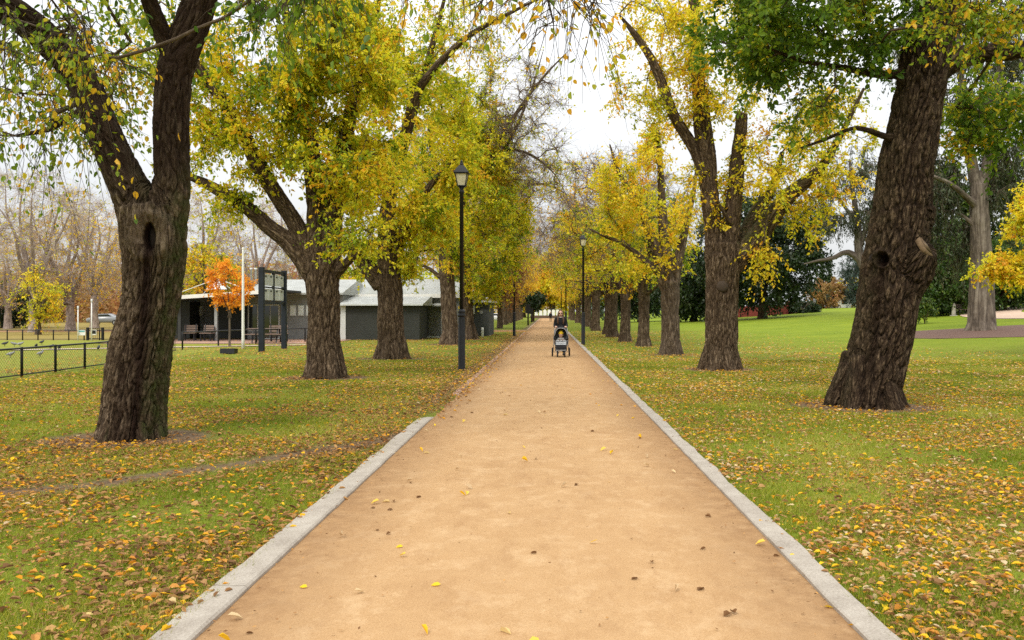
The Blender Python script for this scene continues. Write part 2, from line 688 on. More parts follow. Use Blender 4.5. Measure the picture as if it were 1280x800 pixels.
        # twigs and leaves
        for key in sorted({t[3:] for t in s.tips}):
            tw, lv, twl, droop, leaf = key
            tp = [t for t in s.tips if t[3:] == key]
            ids = np.array([t[0] for t in tp])
            rep = np.repeat(np.arange(len(tp)), tw)
            P0 = s.pos[ids][rep]
            back = s.pos[np.maximum(s.par[ids], 0)][rep]
            o = P0 + (back - P0) * rng.uniform(0, 1.6, (len(rep), 1))
            d = unit(s.dir[ids][rep] * .55 + rng.normal(size=(len(rep), 3)) * .75 + np.array([0, 0, -droop * .6]))
            L = twl * rng.uniform(.5, 1.25, len(rep))[:, None]
            ts = np.array([0, .35, .7, 1.0])
            sag = rng.uniform(.4, 1.3, (len(rep), 1)) * droop
            wob = rng.normal(size=(len(rep), 4, 3)) * .035 * L[:, :, None]
            wob[:, 0] = 0
            TP = o[:, None] + d[:, None] * (L * ts)[:, :, None] + wob
            TP[:, :, 2] -= sag * L * ts ** 2
            e1 = unit(np.cross(d, np.array([.3, .2, .9])))
            e2 = np.cross(d, e1)
            rr = twr * (1 - .7 * ts)
            ang = np.arange(3) * 2 * math.pi / 3
            ring = e1[:, None] * np.cos(ang)[None, :, None] + e2[:, None] * np.sin(ang)[None, :, None]
            V = (TP[:, :, None] + ring[:, None] * rr[None, :, None, None]).reshape(-1, 3)
            b = np.arange(len(rep))[:, None, None, None] * 12
            i = np.arange(3)[None, :, None, None] * 3
            j = np.arange(3)[None, None, :, None]
            k = (j + 1) % 3
            Q = np.concatenate([b + i + j, b + i + k, b + i + 3 + k, b + i + 3 + j], -1).reshape(-1, 4)
            trunk.add(V - base, [Q], bk=V * 3, ridge=np.full(len(V), .75), thin=np.full(len(V), .8))
            # leaves along the twigs
            lf = np.array([t[1] for t in tp])[rep]
            hue = np.array([t[2] for t in tp])[rep]
            cnt = rng.poisson(lv * lf)
            lr = np.repeat(np.arange(len(rep)), cnt)
            if not len(lr):
                continue
            t = rng.uniform(.1, 1.05, len(lr))
            k = np.clip((np.searchsorted(ts, t) - 1), 0, 2)
            f = ((t - ts[k]) / (ts[k + 1] - ts[k]))[:, None]
            LP = TP[lr, k] * (1 - f) + TP[lr, k + 1] * f
            tang = unit(TP[lr, k + 1] - TP[lr, k])
            D = tang * .45 + rng.normal(size=(len(lr), 3)) * .55 + np.array([0, 0, -.08 - .75 * droop])
            N = rng.normal(size=(len(lr), 3)) * .6 + np.array([0, 0, .7])
            sz = leaf * rng.uniform(.5, 1.3, len(lr))
            rnd = np.clip(.5 + hue[lr] + rng.normal(size=len(lr)) * .17, 0, 1)
            leaf_geo(crown, rng, LP + D * .02 - base, D, N, sz, width, rnd, hexa)
        return trunk, crown


def place_tree(name, label, cat, base, trunk, crown, bark, leaf, group=None):
    t = thing(name, label, cat, base, 0, group)
    tr = part('trunk', trunk.mesh(name + '_trunk'), bark, t)
    if crown is not None and crown.n:
        part('crown', crown.mesh(name + '_crown', False), leaf, t)
    return t, tr


def PL(d, *pts):
    """limb from pixel points (px,py,r[,d])"""
    return [(*W(p[0], p[1], p[3] if len(p) > 3 else d), p[2]) for p in pts]


def sub(name, acc, mat, parent, base):
    for i in range(len(acc.v)):
        acc.v[i] = acc.v[i] - np.array(base, float)
    return part(name, acc.mesh(name), mat, parent)


G_AV = 'elms lining the sandy path'
LEAFK = dict(tw=11, lv=15, twl=.75)
heart = plain('cut_heartwood', (.19, .125, .07), .85, .3, 14)
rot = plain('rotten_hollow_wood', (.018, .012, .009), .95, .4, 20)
callus = bark_mat('callus_bark', (.05, .035, .025), (.15, .115, .085), (.24, .19, .145), fr=5, st=.5, bump=.5)

# ---- left foreground elm with the long dark stain ------------------------------------------------
t = Tree(1)
d = 11.5
t.limb(PL(d, (163, 550, .43), (166, 520, .395), (171, 470, .37), (180, 420, .355), (188, 380, .35), (193, 330, .37), (193, 290, .39), (191, 262, .39)), noattach=1.1)
t.limb(PL(d, (186, 300, .26), (176, 266, .27), (165, 240, .24), (148, 205, .22), (131, 169, .205), (105, 105, .195), (75, 64, .19, 11.3), (22, 19, .185, 10.9), (-60, -30, .17, 10.4), (-170, -130, .12, 10), (-260, -260, .06, 10)), noattach=.45)
t.limb(PL(d, (200, 300, .27), (208, 267, .26), (215, 225, .22), (214, 150, .21), (220, 86, .215), (238, 37, .21), (250, 0, .2), (264, -60, .19), (270, -170, .15), (250, -300, .1), (240, -420, .05)), noattach=.45)
t.limb(PL(d, (215, 70, .12), (198, 30, .1, 11.3), (180, -20, .09, 11), (150, -120, .07, 10.6), (130, -220, .04, 10.4)))
t.limb(PL(d, (264, -50, .14), (330, -130, .12, 10.6), (430, -200, .1, 9.8), (540, -190, .07, 9.3), (640, -110, .045, 9), (700, -50, .02, 9)))
t.limb(PL(d, (126, 150, .05), (100, 140, .045, 11.3), (60, 162, .035, 11), (20, 170, .02, 10.8)))
K = dict(tw=7, lv=11, twl=.8, droop=.55, leaf=.1)
t.crown(W(90, -215, 11), (4.3, 3.5, 1.5), 120, tw=7, lv=11, twl=.8, droop=.55, leaf=.1, hue=-.12)
t.crown(W(85, 50, 9.6), (1.5, 1.2, .75), 30, tw=6, lv=7, twl=.85, droop=.8, leaf=.08, hue=-.02, lf=.85, shell=.1)
t.crown(W(95, 115, 13.2), (1.9, 1.0, 1.0), 36, tw=7, lv=9, twl=.7, droop=.35, leaf=.08, hue=.08, shell=.1, gap=.02)
t.crown(W(60, 150, 10.6), (1.1, 1.0, .45), 10, tw=6, lv=7, twl=.8, droop=.7, leaf=.075, hue=.02, shell=.1)
t.crown(W(385, -5, 9.2), (.75, .8, .4), 15, tw=6, lv=8, twl=.75, droop=.8, leaf=.085, hue=-.08, shell=.1)
if False: t.crown(W(300, 50, 10.4), (.6, 1., .6), 10, tw=6, lv=7, twl=.8, droop=.7, leaf=.08, hue=-.02, shell=.1)
t.crown(W(665, -15, 9), (1.45, .8, .38), 30, tw=6, lv=6, twl=.7, droop=.6, leaf=.085, hue=.38, lf=.38, shell=.1)
t.crown(W(430, -300, 9.5), (2.2, 1.8, .8), 30, tw=7, lv=10, twl=.8, droop=.5, leaf=.1, hue=-.05)


def sculpt_left(V, V0, N, ridge, stain, moss):
    px = VX + V0[:, 0] / V0[:, 1] * F
    py = VY - (V0[:, 2] - H) / V0[:, 1] * F
    front = N[:, 1] < .2
    dx, dy = px - 187, py - 294
    e = np.sqrt((dx / 25) ** 2 + (dy / 34) ** 2)                # the callus ring round the hollow
    ring = np.exp(-((e - .8) / .28) ** 2) * front
    calm = np.clip(1.5 - e, 0, 1) * front
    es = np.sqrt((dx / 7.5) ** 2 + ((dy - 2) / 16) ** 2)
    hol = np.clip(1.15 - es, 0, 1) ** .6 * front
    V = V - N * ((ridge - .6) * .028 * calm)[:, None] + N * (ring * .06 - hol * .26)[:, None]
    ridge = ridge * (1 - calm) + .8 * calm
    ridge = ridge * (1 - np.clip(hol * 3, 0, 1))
    cx = np.interp(py, [310, 400, 470, 545], [186, 180, 172, 166])
    wd = np.interp(py, [310, 420, 545], [8, 10, 9]) * (1 + .5 * perlin(np.stack([py * .05, px * 0, px * 0], 1)))
    s1 = np.exp(-((px - cx) / wd) ** 2) * (py > 305) * front
    s2 = np.exp(-((px - cx + 20) / 7) ** 2) * np.clip((py - 400) / 60, 0, 1) * front * .6
    stain = np.clip(s1 + s2 + np.clip(hol * 3, 0, 1), 0, 1)  # streaks down the trunk, plus a darkened inside of the hollow
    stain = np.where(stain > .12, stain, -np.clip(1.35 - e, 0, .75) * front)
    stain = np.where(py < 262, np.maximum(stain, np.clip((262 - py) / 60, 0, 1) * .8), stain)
    moss = np.clip((N[:, 0] - .3) * 1.6, 0, 1) * np.clip((py - 150) / 100, 0, 1) * .95
    return V, ridge, stain, moss


b = (*W(163, 548, d)[:2], 0)
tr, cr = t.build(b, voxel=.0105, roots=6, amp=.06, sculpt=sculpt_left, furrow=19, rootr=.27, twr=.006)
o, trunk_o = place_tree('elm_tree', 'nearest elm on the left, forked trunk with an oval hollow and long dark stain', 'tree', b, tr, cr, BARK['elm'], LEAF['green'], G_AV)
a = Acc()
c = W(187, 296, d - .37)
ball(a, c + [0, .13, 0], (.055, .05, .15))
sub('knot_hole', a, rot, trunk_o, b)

# ---- right foreground elm: leaning, with a hollow and sawn stubs ---------------------------------
t = Tree(2)
d = 15.4
t.limb(PL(d, (1082, 512, .6), (1085, 490, .54), (1098, 440, .49), (1106, 405, .485), (1112, 360, .49), (1117, 324, .51), (1124, 290, .49), (1129, 255, .47), (1134, 202, .43), (1146, 135, .40), (1158, 67, .395), (1168, 30, .38), (1180, -10, .35), (1196, -80, .3), (1215, -200, .22), (1225, -320, .1)), noattach=.6)
t.limb(PL(d, (1172, 90, .2), (1195, 74, .2), (1230, 66, .16), (1290, 60, .13, 15), (1400, 20, .08, 14.6), (1500, -60, .04, 14.4)), noattach=.2)
t.limb(PL(d, (1140, 92, .12), (1115, 93, .085), (1090, 92, .065, 15.2), (1050, 84, .05, 15), (1010, 78, .035, 14.9), (960, 60, .02, 14.8)), noattach=.2)
t.limb(PL(d, (1135, 175, .09), (1105, 170, .055, 15.2), (1070, 160, .04, 15.1), (1030, 175, .025, 15), (1000, 185, .015, 15)), noattach=.3)
t.limb(PL(d, (1178, 0, .24), (1140, -70, .2), (1070, -130, .15, 15.8), (980, -180, .1, 16), (900, -200, .05, 16)))
t.limb(PL(d, (1190, -50, .2), (1250, -130, .16, 15), (1320, -220, .1, 14.6)))
# burls and the sawn stubs
t.limb(PL(d, (1120, 362, .42, 15.42), (1137, 332, .40, 15.22), (1149, 316, .31, 15.05), (1156, 309, .22, 14.95)), noattach=2)
t.limb(PL(d, (1130, 285, .40, 15.4), (1145, 266, .33, 15.3), (1158, 252, .2, 15.2)), noattach=2)
t.crown(W(1000, 10, 15.2), (1.9, 1.8, 1.25), 110, tw=10, lv=16, twl=.6, droop=.08, leaf=.1, hue=-.2, gap=.0)
t.crown(W(1000, 130, 15.0), (.9, .9, .4), 10, tw=8, lv=10, twl=.7, droop=.4, leaf=.09, hue=0, shell=.1)
t.crown(W(1150, -200, 15.4), (4.5, 3.8, 2.0), 150, tw=8, lv=13, twl=.8, droop=.3, leaf=.11, hue=-.15)
t.crown(W(1200, 22, 12.6), (1.05, .8, .55), 30, tw=7, lv=9, twl=.6, droop=.2, leaf=.09, hue=.16, shell=.2)
t.crown(W(1235, 140, 17), (1.2, 1., .9), 40, tw=10, lv=13, twl=.65, droop=.1, leaf=.1, hue=-.08, shell=.2)


def sculpt_right(V, V0, N, ridge, stain, moss):
    px = VX + V0[:, 0] / V0[:, 1] * F
    py = VY - (V0[:, 2] - H) / V0[:, 1] * F
    front = N[:, 1] < .2
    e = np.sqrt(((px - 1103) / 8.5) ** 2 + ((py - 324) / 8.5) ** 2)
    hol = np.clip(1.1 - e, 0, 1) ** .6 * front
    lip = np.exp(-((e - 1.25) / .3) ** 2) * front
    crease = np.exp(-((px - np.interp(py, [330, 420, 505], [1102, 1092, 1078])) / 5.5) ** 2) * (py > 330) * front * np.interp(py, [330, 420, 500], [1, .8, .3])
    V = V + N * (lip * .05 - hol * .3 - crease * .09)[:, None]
    stain = np.clip(hol * 2 + crease * .6, 0, 1)  # here this channel only darkens the hollow and the crease below it
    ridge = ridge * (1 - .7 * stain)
    moss = np.clip(-N[:, 0] - .3, 0, 1) * .25 * np.ones(len(V))
    return V, ridge, stain, moss


b = (*W(1084, 508, d)[:2], 0)
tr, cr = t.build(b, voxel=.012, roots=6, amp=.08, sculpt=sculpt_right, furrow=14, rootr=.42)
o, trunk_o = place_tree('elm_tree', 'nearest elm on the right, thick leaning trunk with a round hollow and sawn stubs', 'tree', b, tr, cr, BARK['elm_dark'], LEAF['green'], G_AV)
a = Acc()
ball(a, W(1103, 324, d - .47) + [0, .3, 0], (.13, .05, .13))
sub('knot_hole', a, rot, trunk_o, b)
a = Acc()
pc, pd = W(1156, 309, 14.95), unit(W(1158, 309, 14.98) - W(1140, 320, 15.12))
P = np.array([pc - pd * .05, pc + pd * .035, pc + pd * .045, pc + pd * .03])
V, fs, bk = sweep(P, [.21, .205, .17, .12], 22, cap=True)
a.add(V + .012 * perlin(V * 9)[:, None], fs)
sub('branch_stub', a, heart, trunk_o, b)

# ---- second left elm ------------------------------------------------------------------------------
t = Tree(3)
d = 22
t.limb(PL(d, (407, 474, .46), (406, 455, .42), (405, 430, .39), (405, 400, .375), (404, 370, .38), (403, 350, .41), (402, 330, .40)), noattach=1.1)
t.limb(PL(d, (398, 350, .3), (376, 318, .25), (358, 300, .22), (338, 285, .19), (312, 262, .17), (285, 245, .15), (258, 230, .12), (238, 221, .09), (205, 205, .04)), noattach=.35)
t.limb(PL(d, (390, 335, .26), (372, 285, .22), (350, 250, .2), (322, 205, .18), (298, 155, .17), (275, 120, .15), (252, 90, .12), (235, 60, .08), (212, 10, .04)), noattach=.35)
t.limb(PL(d, (399, 335, .32), (396, 280, .26), (394, 225, .24), (385, 170, .2), (372, 100, .15), (358, 20, .1), (350, -60, .05)), noattach=.3)
t.limb(PL(d, (408, 335, .32), (416, 280, .25), (420, 232, .22), (432, 170, .18), (448, 100, .13), (470, 20, .07), (480, -50, .04)), noattach=.3)
t.limb(PL(d, (418, 345, .13), (440, 322, .1, 21.6), (462, 305, .07, 21.2), (490, 292, .03, 21)), noattach=.4)
t.crown(W(360, 60, 22), (2.9, 2.8, 3.4), 200, tw=10, lv=14, twl=.65, droop=.12, leaf=.105, hue=.0, gap=.1)
t.crown(W(430, 130, 21), (1.7, 2.0, 2.6), 140, tw=10, lv=15, twl=.65, droop=.15, leaf=.105, hue=.06, gap=.06)
t.crown(W(262, 235, 22), (1.1, 1.0, .8), 22, tw=8, lv=11, twl=.65, droop=.2, leaf=.1, hue=.05, shell=.15)
t.crown(W(215, 70, 23), (1.9, 1.4, 1.7), 55, tw=8, lv=10, twl=.65, droop=.15, leaf=.1, hue=.0, shell=.1, gap=.05)
t.crown(W(275, 165, 22), (1.4, 1.2, 1.2), 34, tw=8, lv=9, twl=.65, droop=.15, leaf=.1, hue=.08, shell=.1, gap=.02)
t.crown(W(430, 285, 20.6), (1.1, .7, .7), 18, tw=8, lv=9, twl=.65, droop=.3, leaf=.1, hue=.04, shell=.15)
t.crown(W(375, -130, 22), (3.6, 3, 1.6), 60, tw=8, lv=12, twl=.8, droop=.3, leaf=.11)
b = (*W(407, 472, d)[:2], 0)
tr, cr = t.build(b, voxel=.018, roots=6, amp=.05, furrow=14)
o, trunk_o = place_tree('elm_tree', 'second elm along the left side, long dark limb reaching left, scoreboard beside its trunk', 'tree', b, tr, cr, BARK['elm'], LEAF['lime'], G_AV)

# ---- third left elm -------------------------------------------------------------------------------
t = Tree(4)
d = 31
t.limb(PL(d, (490, 450, .56), (489, 435, .48), (488, 410, .45), (488, 385, .44), (487, 360, .44), (485, 345, .43)), noattach=1.1)
t.limb(PL(d, (478, 356, .36), (460, 335, .29), (440, 312, .22), (415, 295, .16), (385, 280, .08)), noattach=.45)
t.limb(PL(d, (486, 350, .38), (484, 305, .32), (484, 270, .28), (490, 230, .24), (505, 180, .18), (525, 110, .13), (545, 40, .09), (560, -20, .05)), noattach=.3)
t.limb(PL(d, (490, 340, .22), (505, 290, .18), (525, 250, .14), (552, 215, .09), (580, 190, .04)), noattach=.3)
t.limb(PL(d, (500, 195, .17), (512, 140, .15, 30), (528, 105, .14, 29.5), (556, 72, .12, 29), (590, 42, .09, 28.6), (640, 15, .06, 28.2), (690, -10, .02, 28)), noattach=.35)
t.crown(W(505, 190, 31), (2.7, 2.6, 4.6), 290, tw=10, lv=15, twl=.7, droop=.12, leaf=.125, hue=.08, gap=.07)
t.crown(W(500, 20, 31), (3, 2.6, 2.2), 60, tw=8, lv=10, twl=.75, droop=.1, leaf=.125, hue=.02)
t.crown(W(610, 40, 28.6), (1.5, 1.2, 1.0), 26, tw=9, lv=5, twl=.9, droop=.4, leaf=.11, hue=.2, lf=.35, shell=.1)
b = (*W(490, 448, d)[:2], 0)
tr, cr = t.build(b, hexa=False, voxel=.026, roots=6, amp=.045, furrow=9)
o, trunk_o = place_tree('elm_tree', 'third elm along the left side, thick trunk before the dark corrugated shed', 'tree', b, tr, cr, BARK['elm'], LEAF['lime'], G_AV)

# ---- fourth and fifth left elms (either side of the first lamp post) -----------------------------
t = Tree(5)
d = 45
t.limb(PL(d, (563, 432, .56), (563, 420, .44), (562, 400, .4), (560, 370, .38), (558, 340, .36), (557, 315, .34)), noattach=1.1)
t.limb(PL(d, (556, 325, .26), (550, 270, .24), (545, 220, .17), (535, 150, .08)), noattach=.3)
t.limb(PL(d, (560, 325, .26), (575, 260, .2), (595, 200, .14), (622, 150, .06)), noattach=.3)
t.limb(PL(d, (577, 255, .15), (610, 215, .12), (640, 170, .09), (665, 110, .06), (680, 60, .03)), noattach=.2)
t.limb(PL(d, (574, 262, .16), (600, 208, .13), (628, 188, .1), (660, 192, .075), (690, 214, .045), (706, 240, .02)), noattach=.2)
t.limb(PL(d, (600, 222, .12), (640, 150, .1), (678, 98, .07), (712, 62, .03)), noattach=.2)
t.limb(PL(d, (554, 350, .12), (535, 335, .09), (510, 325, .04)), noattach=.4)
t.crown(W(572, 230, 45), (3.1, 3., 5.0), 240, tw=10, lv=15, twl=.8, droop=.12, leaf=.15, hue=.04, gap=.05)
t.crown(W(652, 150, 45), (2.5, 2.0, 3.4), 210, tw=13, lv=4, twl=1.1, droop=.05, leaf=.14, hue=.2, lf=.12, shell=.2)
t.crown(W(560, 80, 45), (3.0, 2.6, 3), 70, tw=8, lv=10, twl=.8, droop=.1, leaf=.15, hue=.08)
b = (*W(563, 430, d)[:2], 0)
tr, cr = t.build(b, hexa=False, voxel=.036, roots=5, amp=.045, furrow=8, twr=.009, tipr=.014)
place_tree('elm_tree', 'fourth elm along the left side, its trunk just left of the nearest lamp post', 'tree', b, tr, cr, BARK['elm_pale'], LEAF['lime'], G_AV)

t = Tree(6)
d = 53
t.limb(PL(d, (585, 425, .55), (584, 410, .42), (583, 380, .38), (582, 345, .36), (580, 325, .34)), noattach=1.1)
t.limb(PL(d, (579, 335, .25), (574, 290, .22), (565, 240, .14), (560, 200, .06)), noattach=.3)
t.limb(PL(d, (582, 335, .25), (594, 285, .21), (608, 240, .14), (630, 195, .06)), noattach=.3)
t.limb(PL(d, (590, 300, .17), (613, 260, .15), (640, 243, .13), (662, 230, .1), (690, 233, .07), (714, 247, .03)), noattach=.3)
t.crown(W(675, 222, 51), (2.3, 1.6, 1.8), 60, tw=11, lv=6, twl=.9, droop=.1, leaf=.15, hue=.12, lf=.3, shell=.1)
t.crown(W(600, 280, 53), (3.2, 3, 4.6), 210, tw=10, lv=14, twl=.85, droop=.12, leaf=.17, hue=-.02, gap=0)
t.crown(W(600, 150, 53), (3.2, 3, 3), 80, tw=9, lv=8, twl=.95, droop=.2, leaf=.16, hue=.1, lf=.5)
b = (*W(584, 424, d)[:2], 0)
tr, cr = t.build(b, hexa=False, voxel=.04, roots=5, amp=.045, furrow=7, twr=.009, tipr=.013)
place_tree('elm_tree', 'fifth elm along the left side, its trunk just right of the nearest lamp post', 'tree', b, tr, cr, BARK['elm_pale'], LEAF['lime'], G_AV)

# ---- second right elm -----------------------------------------------------------------------------
t = Tree(7)
d = 25.2
t.limb(PL(d, (900, 464, .54), (901, 450, .48), (902, 420, .45), (902, 385, .44), (903, 350, .46), (904, 325, .50), (904, 305, .46)), noattach=1.1)
t.limb(PL(d, (896, 325, .32), (893, 290, .27), (887, 240, .255), (882, 185, .26), (877, 147, .24), (872, 90, .19), (868, 20, .15), (865, -60, .1)), noattach=.35)
t.limb(PL(d, (908, 325, .32), (914, 280, .27), (919, 235, .225), (922, 195, .19), (926, 165, .17), (927, 143, .165)), noattach=.4)
t.limb(PL(d, (910, 340, .3), (930, 315, .28), (955, 285, .27), (984, 247, .23), (1010, 225, .17), (1030, 205, .13), (1057, 157, .08), (1080, 110, .04)), noattach=.4)
t.limb(PL(d, (918, 325, .28, 25.4), (934, 292, .24, 25.7), (948, 262, .2, 26), (965, 235, .13, 26.2), (978, 190, .07, 26.3)), noattach=.4)
t.limb(PL(d, (888, 240, .2), (872, 195, .17), (855, 165, .16), (842, 143, .15), (825, 98, .14), (812, 70, .12), (795, 45, .09), (775, 20, .04)), noattach=.3)
t.limb(PL(d, (925, 300, .06), (906, 268, .05, 24.8), (890, 240, .03, 24.6)), noattach=.6)
t.crown(W(880, 60, 25.2), (2.6, 2.6, 2.4), 120, tw=9, lv=12, twl=.6, droop=.1, leaf=.105, hue=.03, gap=.05)
t.crown(W(825, 90, 25.2), (1.5, 1.4, 1.7), 55, tw=8, lv=10, twl=.6, droop=.1, leaf=.1, hue=.16, gap=.02)
t.crown(W(980, 230, 25.2), (2.1, 1.7, 1.7), 85, tw=9, lv=12, twl=.6, droop=.15, leaf=.1, hue=.08, gap=.1)
t.crown(W(870, 260, 25.5), (.9, .9, 1.4), 20, tw=8, lv=10, twl=.6, droop=.15, leaf=.1, hue=.12, gap=.0)
t.crown(W(1045, 150, 25.2), (1.3, 1.2, 1.0), 44, tw=9, lv=11, twl=.6, droop=.1, leaf=.1, hue=.02, shell=.1)
t.crown(W(945, 330, 24.6), (.7, .7, .5), 10, tw=7, lv=10, twl=.6, droop=.5, leaf=.1, hue=.2, shell=.1)
b = (*W(900, 462, d)[:2], 0)
tr, cr = t.build(b, hexa=False, voxel=.019, roots=6, amp=.055, furrow=13,
                 sculpt=lambda V, V0, N, ridge, stain, moss: (V, ridge, stain, np.clip(N[:, 2] * .9 + .1, 0, 1) * (V0[:, 0] > W(918, 0, 25.2)[0]) * np.clip((V0[:, 2] - 2.2), 0, 1) * 1.1))
o, trunk_o = place_tree('elm_tree', 'second elm along the right side, wide fork with one upright limb sawn off short', 'tree', b, tr, cr, BARK['elm'], LEAF['gold'], G_AV)
a = Acc()
pc, pd = W(927, 143, d), unit(W(927, 143, d) - W(926, 165, d) + np.array([.12, -.1, 0]))
V, fs, bk = sweep(np.array([pc - pd * .02, pc + pd * .05, pc + pd * .06]), [.16, .155, .13], 18, cap=True)
a.add(V, fs)
sub('branch_stub', a, heart, trunk_o, b)
a = Acc()
ball(a, W(903, 358, d - .44), (.17, .07, .17))
sub('burl', a, callus, trunk_o, b)

# ---- third right elm ------------------------------------------------------------------------------
t = Tree(8)
d = 34
t.limb(PL(d, (838, 445, .42), (838, 432, .36), (838, 400, .34), (838, 370, .35), (837, 352, .36)), noattach=1.1)
t.limb(PL(d, (833, 360, .26), (824, 325, .22), (812, 290, .17), (800, 258, .14), (785, 235, .1), (772, 212, .07), (762, 180, .04)), noattach=.35)
t.limb(PL(d, (836, 355, .26), (832, 310, .22), (828, 270, .18), (826, 220, .13), (822, 160, .06)), noattach=.35)
t.limb(PL(d, (842, 355, .23), (850, 315, .18), (858, 280, .13), (868, 235, .08), (872, 190, .04)), noattach=.35)
t.limb(PL(d, (830, 345, .15), (805, 325, .12), (780, 305, .09), (755, 295, .06), (735, 285, .03)), noattach=.35)
t.crown(W(812, 255, 34), (2.0, 2.2, 2.4), 78, tw=9, lv=10, twl=.6, droop=.1, leaf=.12, hue=.06, gap=.04)
t.crown(W(826, 180, 34), (.9, .9, .9), 22, tw=9, lv=10, twl=.6, droop=.1, leaf=.12, hue=.06, shell=.1)
t.crown(W(776, 235, 34), (1.0, 1.2, 1.5), 34, tw=9, lv=10, twl=.6, droop=.1, leaf=.115, hue=.0, gap=.04)
t.crown(W(800, 325, 33.5), (1.2, 1.2, .6), 14, tw=8, lv=10, twl=.6, droop=.2, leaf=.115, hue=.05, gap=0)
b = (*W(838, 443, d)[:2], 0)
tr, cr = t.build(b, hexa=False, voxel=.028, roots=5, amp=.04, furrow=9)
place_tree('elm_tree', 'third elm along the right side, slim vase of golden limbs on a short trunk', 'tree', b, tr, cr, BARK['grey'], LEAF['gold'], G_AV)


# ---- the farther avenue: a few kinds, each with its own crown, then copies -------------------------
def avenue(seed, leaf, lf=1.0, hue=0.0, rx=3.9, zc=6.8, rz=3.9, n=150, fork=3.0, r=.33, bare=0, bark='elm_pale', leafsz=.2, top=1.0):
    t = Tree(seed)
    g = t.rng
    t.limb([(0, 0, -.1, r * 1.35), (.02, 0, .4, r * 1.08), (.05, .03, fork * .6, r * .95), (.05, .05, fork, r)], noattach=1.1)
    k = 4
    for q in range(k):
        a = 2 * math.pi * (q + g.uniform(-.2, .2)) / k + seed
        e = g.uniform(.7, 1.05)
        px = [(0, fork - .2, r * .65), (.75 * e, fork + 1.3, r * .48), (1.6 * e, fork + 3, r * .33), (2.3 * e, fork + 4.8 * top, r * .18), (2.7 * e, fork + 6.4 * top, r * .07)]
        t.limb([(math.cos(a) * q0 + g.normal() * .1 + .05, math.sin(a) * q0 + g.normal() * .1, z, rr) for q0, z, rr in px], noattach=.3)
    for q in range(2):                                            # low spreading limbs
        a = g.uniform(0, 6.28)
        t.limb([(math.cos(a) * q0, math.sin(a) * q0, z, rr) for q0, z, rr in [(0, fork - .1, r * .4), (1.4, fork + .7, r * .25), (2.9, fork + 1.0, r * .12), (3.9, fork + .8, r * .05)]], noattach=.4)
    t.crown((0, 0, zc), (rx, rx, rz), n, lf=lf, hue=hue, tw=10, lv=12, twl=.85, droop=.08, leaf=leafsz * .9, gap=.04, zmin=2.8)
    if bare:
        t.crown((0, 0, zc + 1.6), (rx * 1.25, rx * 1.25, rz * 1.12), bare, lf=.05, hue=.3, tw=13, lv=6, twl=1.2, droop=.05, leaf=leafsz, zmin=4, gap=.03)
    tr, cr = t.build((0, 0, 0), hexa=False, voxel=.05, roots=5, amp=.04, furrow=6, twr=.012, tipr=.017)
    o, _ = place_tree('elm_tree', 'elm', 'tree', (0, 0, 0), tr, cr, BARK[bark], LEAF[leaf], G_AV)
    return o


kinds = [avenue(21, 'lime', hue=-.05, n=92, rx=3.1, rz=3.2, zc=6.3, lf=.85, bare=50), avenue(22, 'gold', hue=.0, n=120, lf=.9, bare=40), avenue(23, 'lime', hue=.12, lf=.7, n=95, bare=110, rx=4.3),
         avenue(24, 'amber', lf=.3, n=90, bare=210, hue=.1, zc=7.6, rz=4.5, rx=4.6), avenue(25, 'amber', lf=1, n=130, hue=.0)]
used = set()
ORD = 'first second third fourth fifth sixth seventh eighth ninth tenth eleventh twelfth thirteenth fourteenth fifteenth sixteenth seventeenth eighteenth'.split()


def put(k, x, y, rz, sc, label):
    if k in used:
        return copy_tree(kinds[k], (x, y, float(gz(x, y)) - .02), rz, sc, label)
    used.add(k)
    o = kinds[k]
    o.location, o.rotation_euler, o.scale, o['label'] = (x, y, float(gz(x, y)) - .02), (0, 0, rz), (sc,) * 3, label
    return o


rg = random.Random(5)
right = [(4.64, 42.2, 0), (4.30, 48.6, 2), (4.25, 57.5, 2), (4.5, 65, 3), (4.3, 77.5, 2), (4.75, 88, 3), (4.55, 99, 2), (4.9, 116, 1), (4.7, 133, 4), (5.2, 149, 1), (5.0, 171, 4), (5.0, 192, 4)]
for i, (x, y, k) in enumerate(right):
    put(k, x, y, rg.uniform(0, 6.3), (.82, .86, .95, 1.0, 1.0, 1.05, 1.08, 1.1, 1.1, 1.1, 1.1, 1.1)[i], f'{ORD[i + 3]} elm along the right side of the path, counted from the nearest leaning trunk')
left = [(-6.1, 63, 3), (-6.6, 76, 3), (-6.3, 85, 2), (-7.2, 97, 3), (-5.7, 113, 3), (-5.9, 122, 4), (-5.8, 132, 3), (-5.8, 143, 4), (-5.8, 156, 4), (-5.8, 172, 4), (-5.8, 192, 4)]
for i, (x, y, k) in enumerate(left):
    put(k, x, y, rg.uniform(0, 6.3), (1.15, 1.2, 1.15, 1.15, 1.15, 1.15, 1.15, 1.1, 1.1, 1.1, 1.1)[i], f'{ORD[i + 5]} elm along the left side of the path, counted from the nearest forked trunk')
# ------------------------------------------------------------------ ground
XL, XR = -1.77, 1.59                                # edges of the sandy path


def track_dist(x, y):
    """signed-free distance to the worn line crossing the left lawn"""
    px = np.array([-1.6, -2.1, -3.3, -4.4, -6.0, -9.0])
    py = np.array([12.4, 11.3, 9.6, 8.3, 7.4, 6.9])
    best = np.full(np.shape(x), 1e9)
    for i in range(len(px) - 1):
        dx, dy = px[i + 1] - px[i], py[i + 1] - py[i]
        t = np.clip(((x - px[i]) * dx + (y - py[i]) * dy) / (dx * dx + dy * dy), 0, 1)
        best = np.minimum(best, np.hypot(x - px[i] - t * dx, y - py[i] - t * dy))
    return best


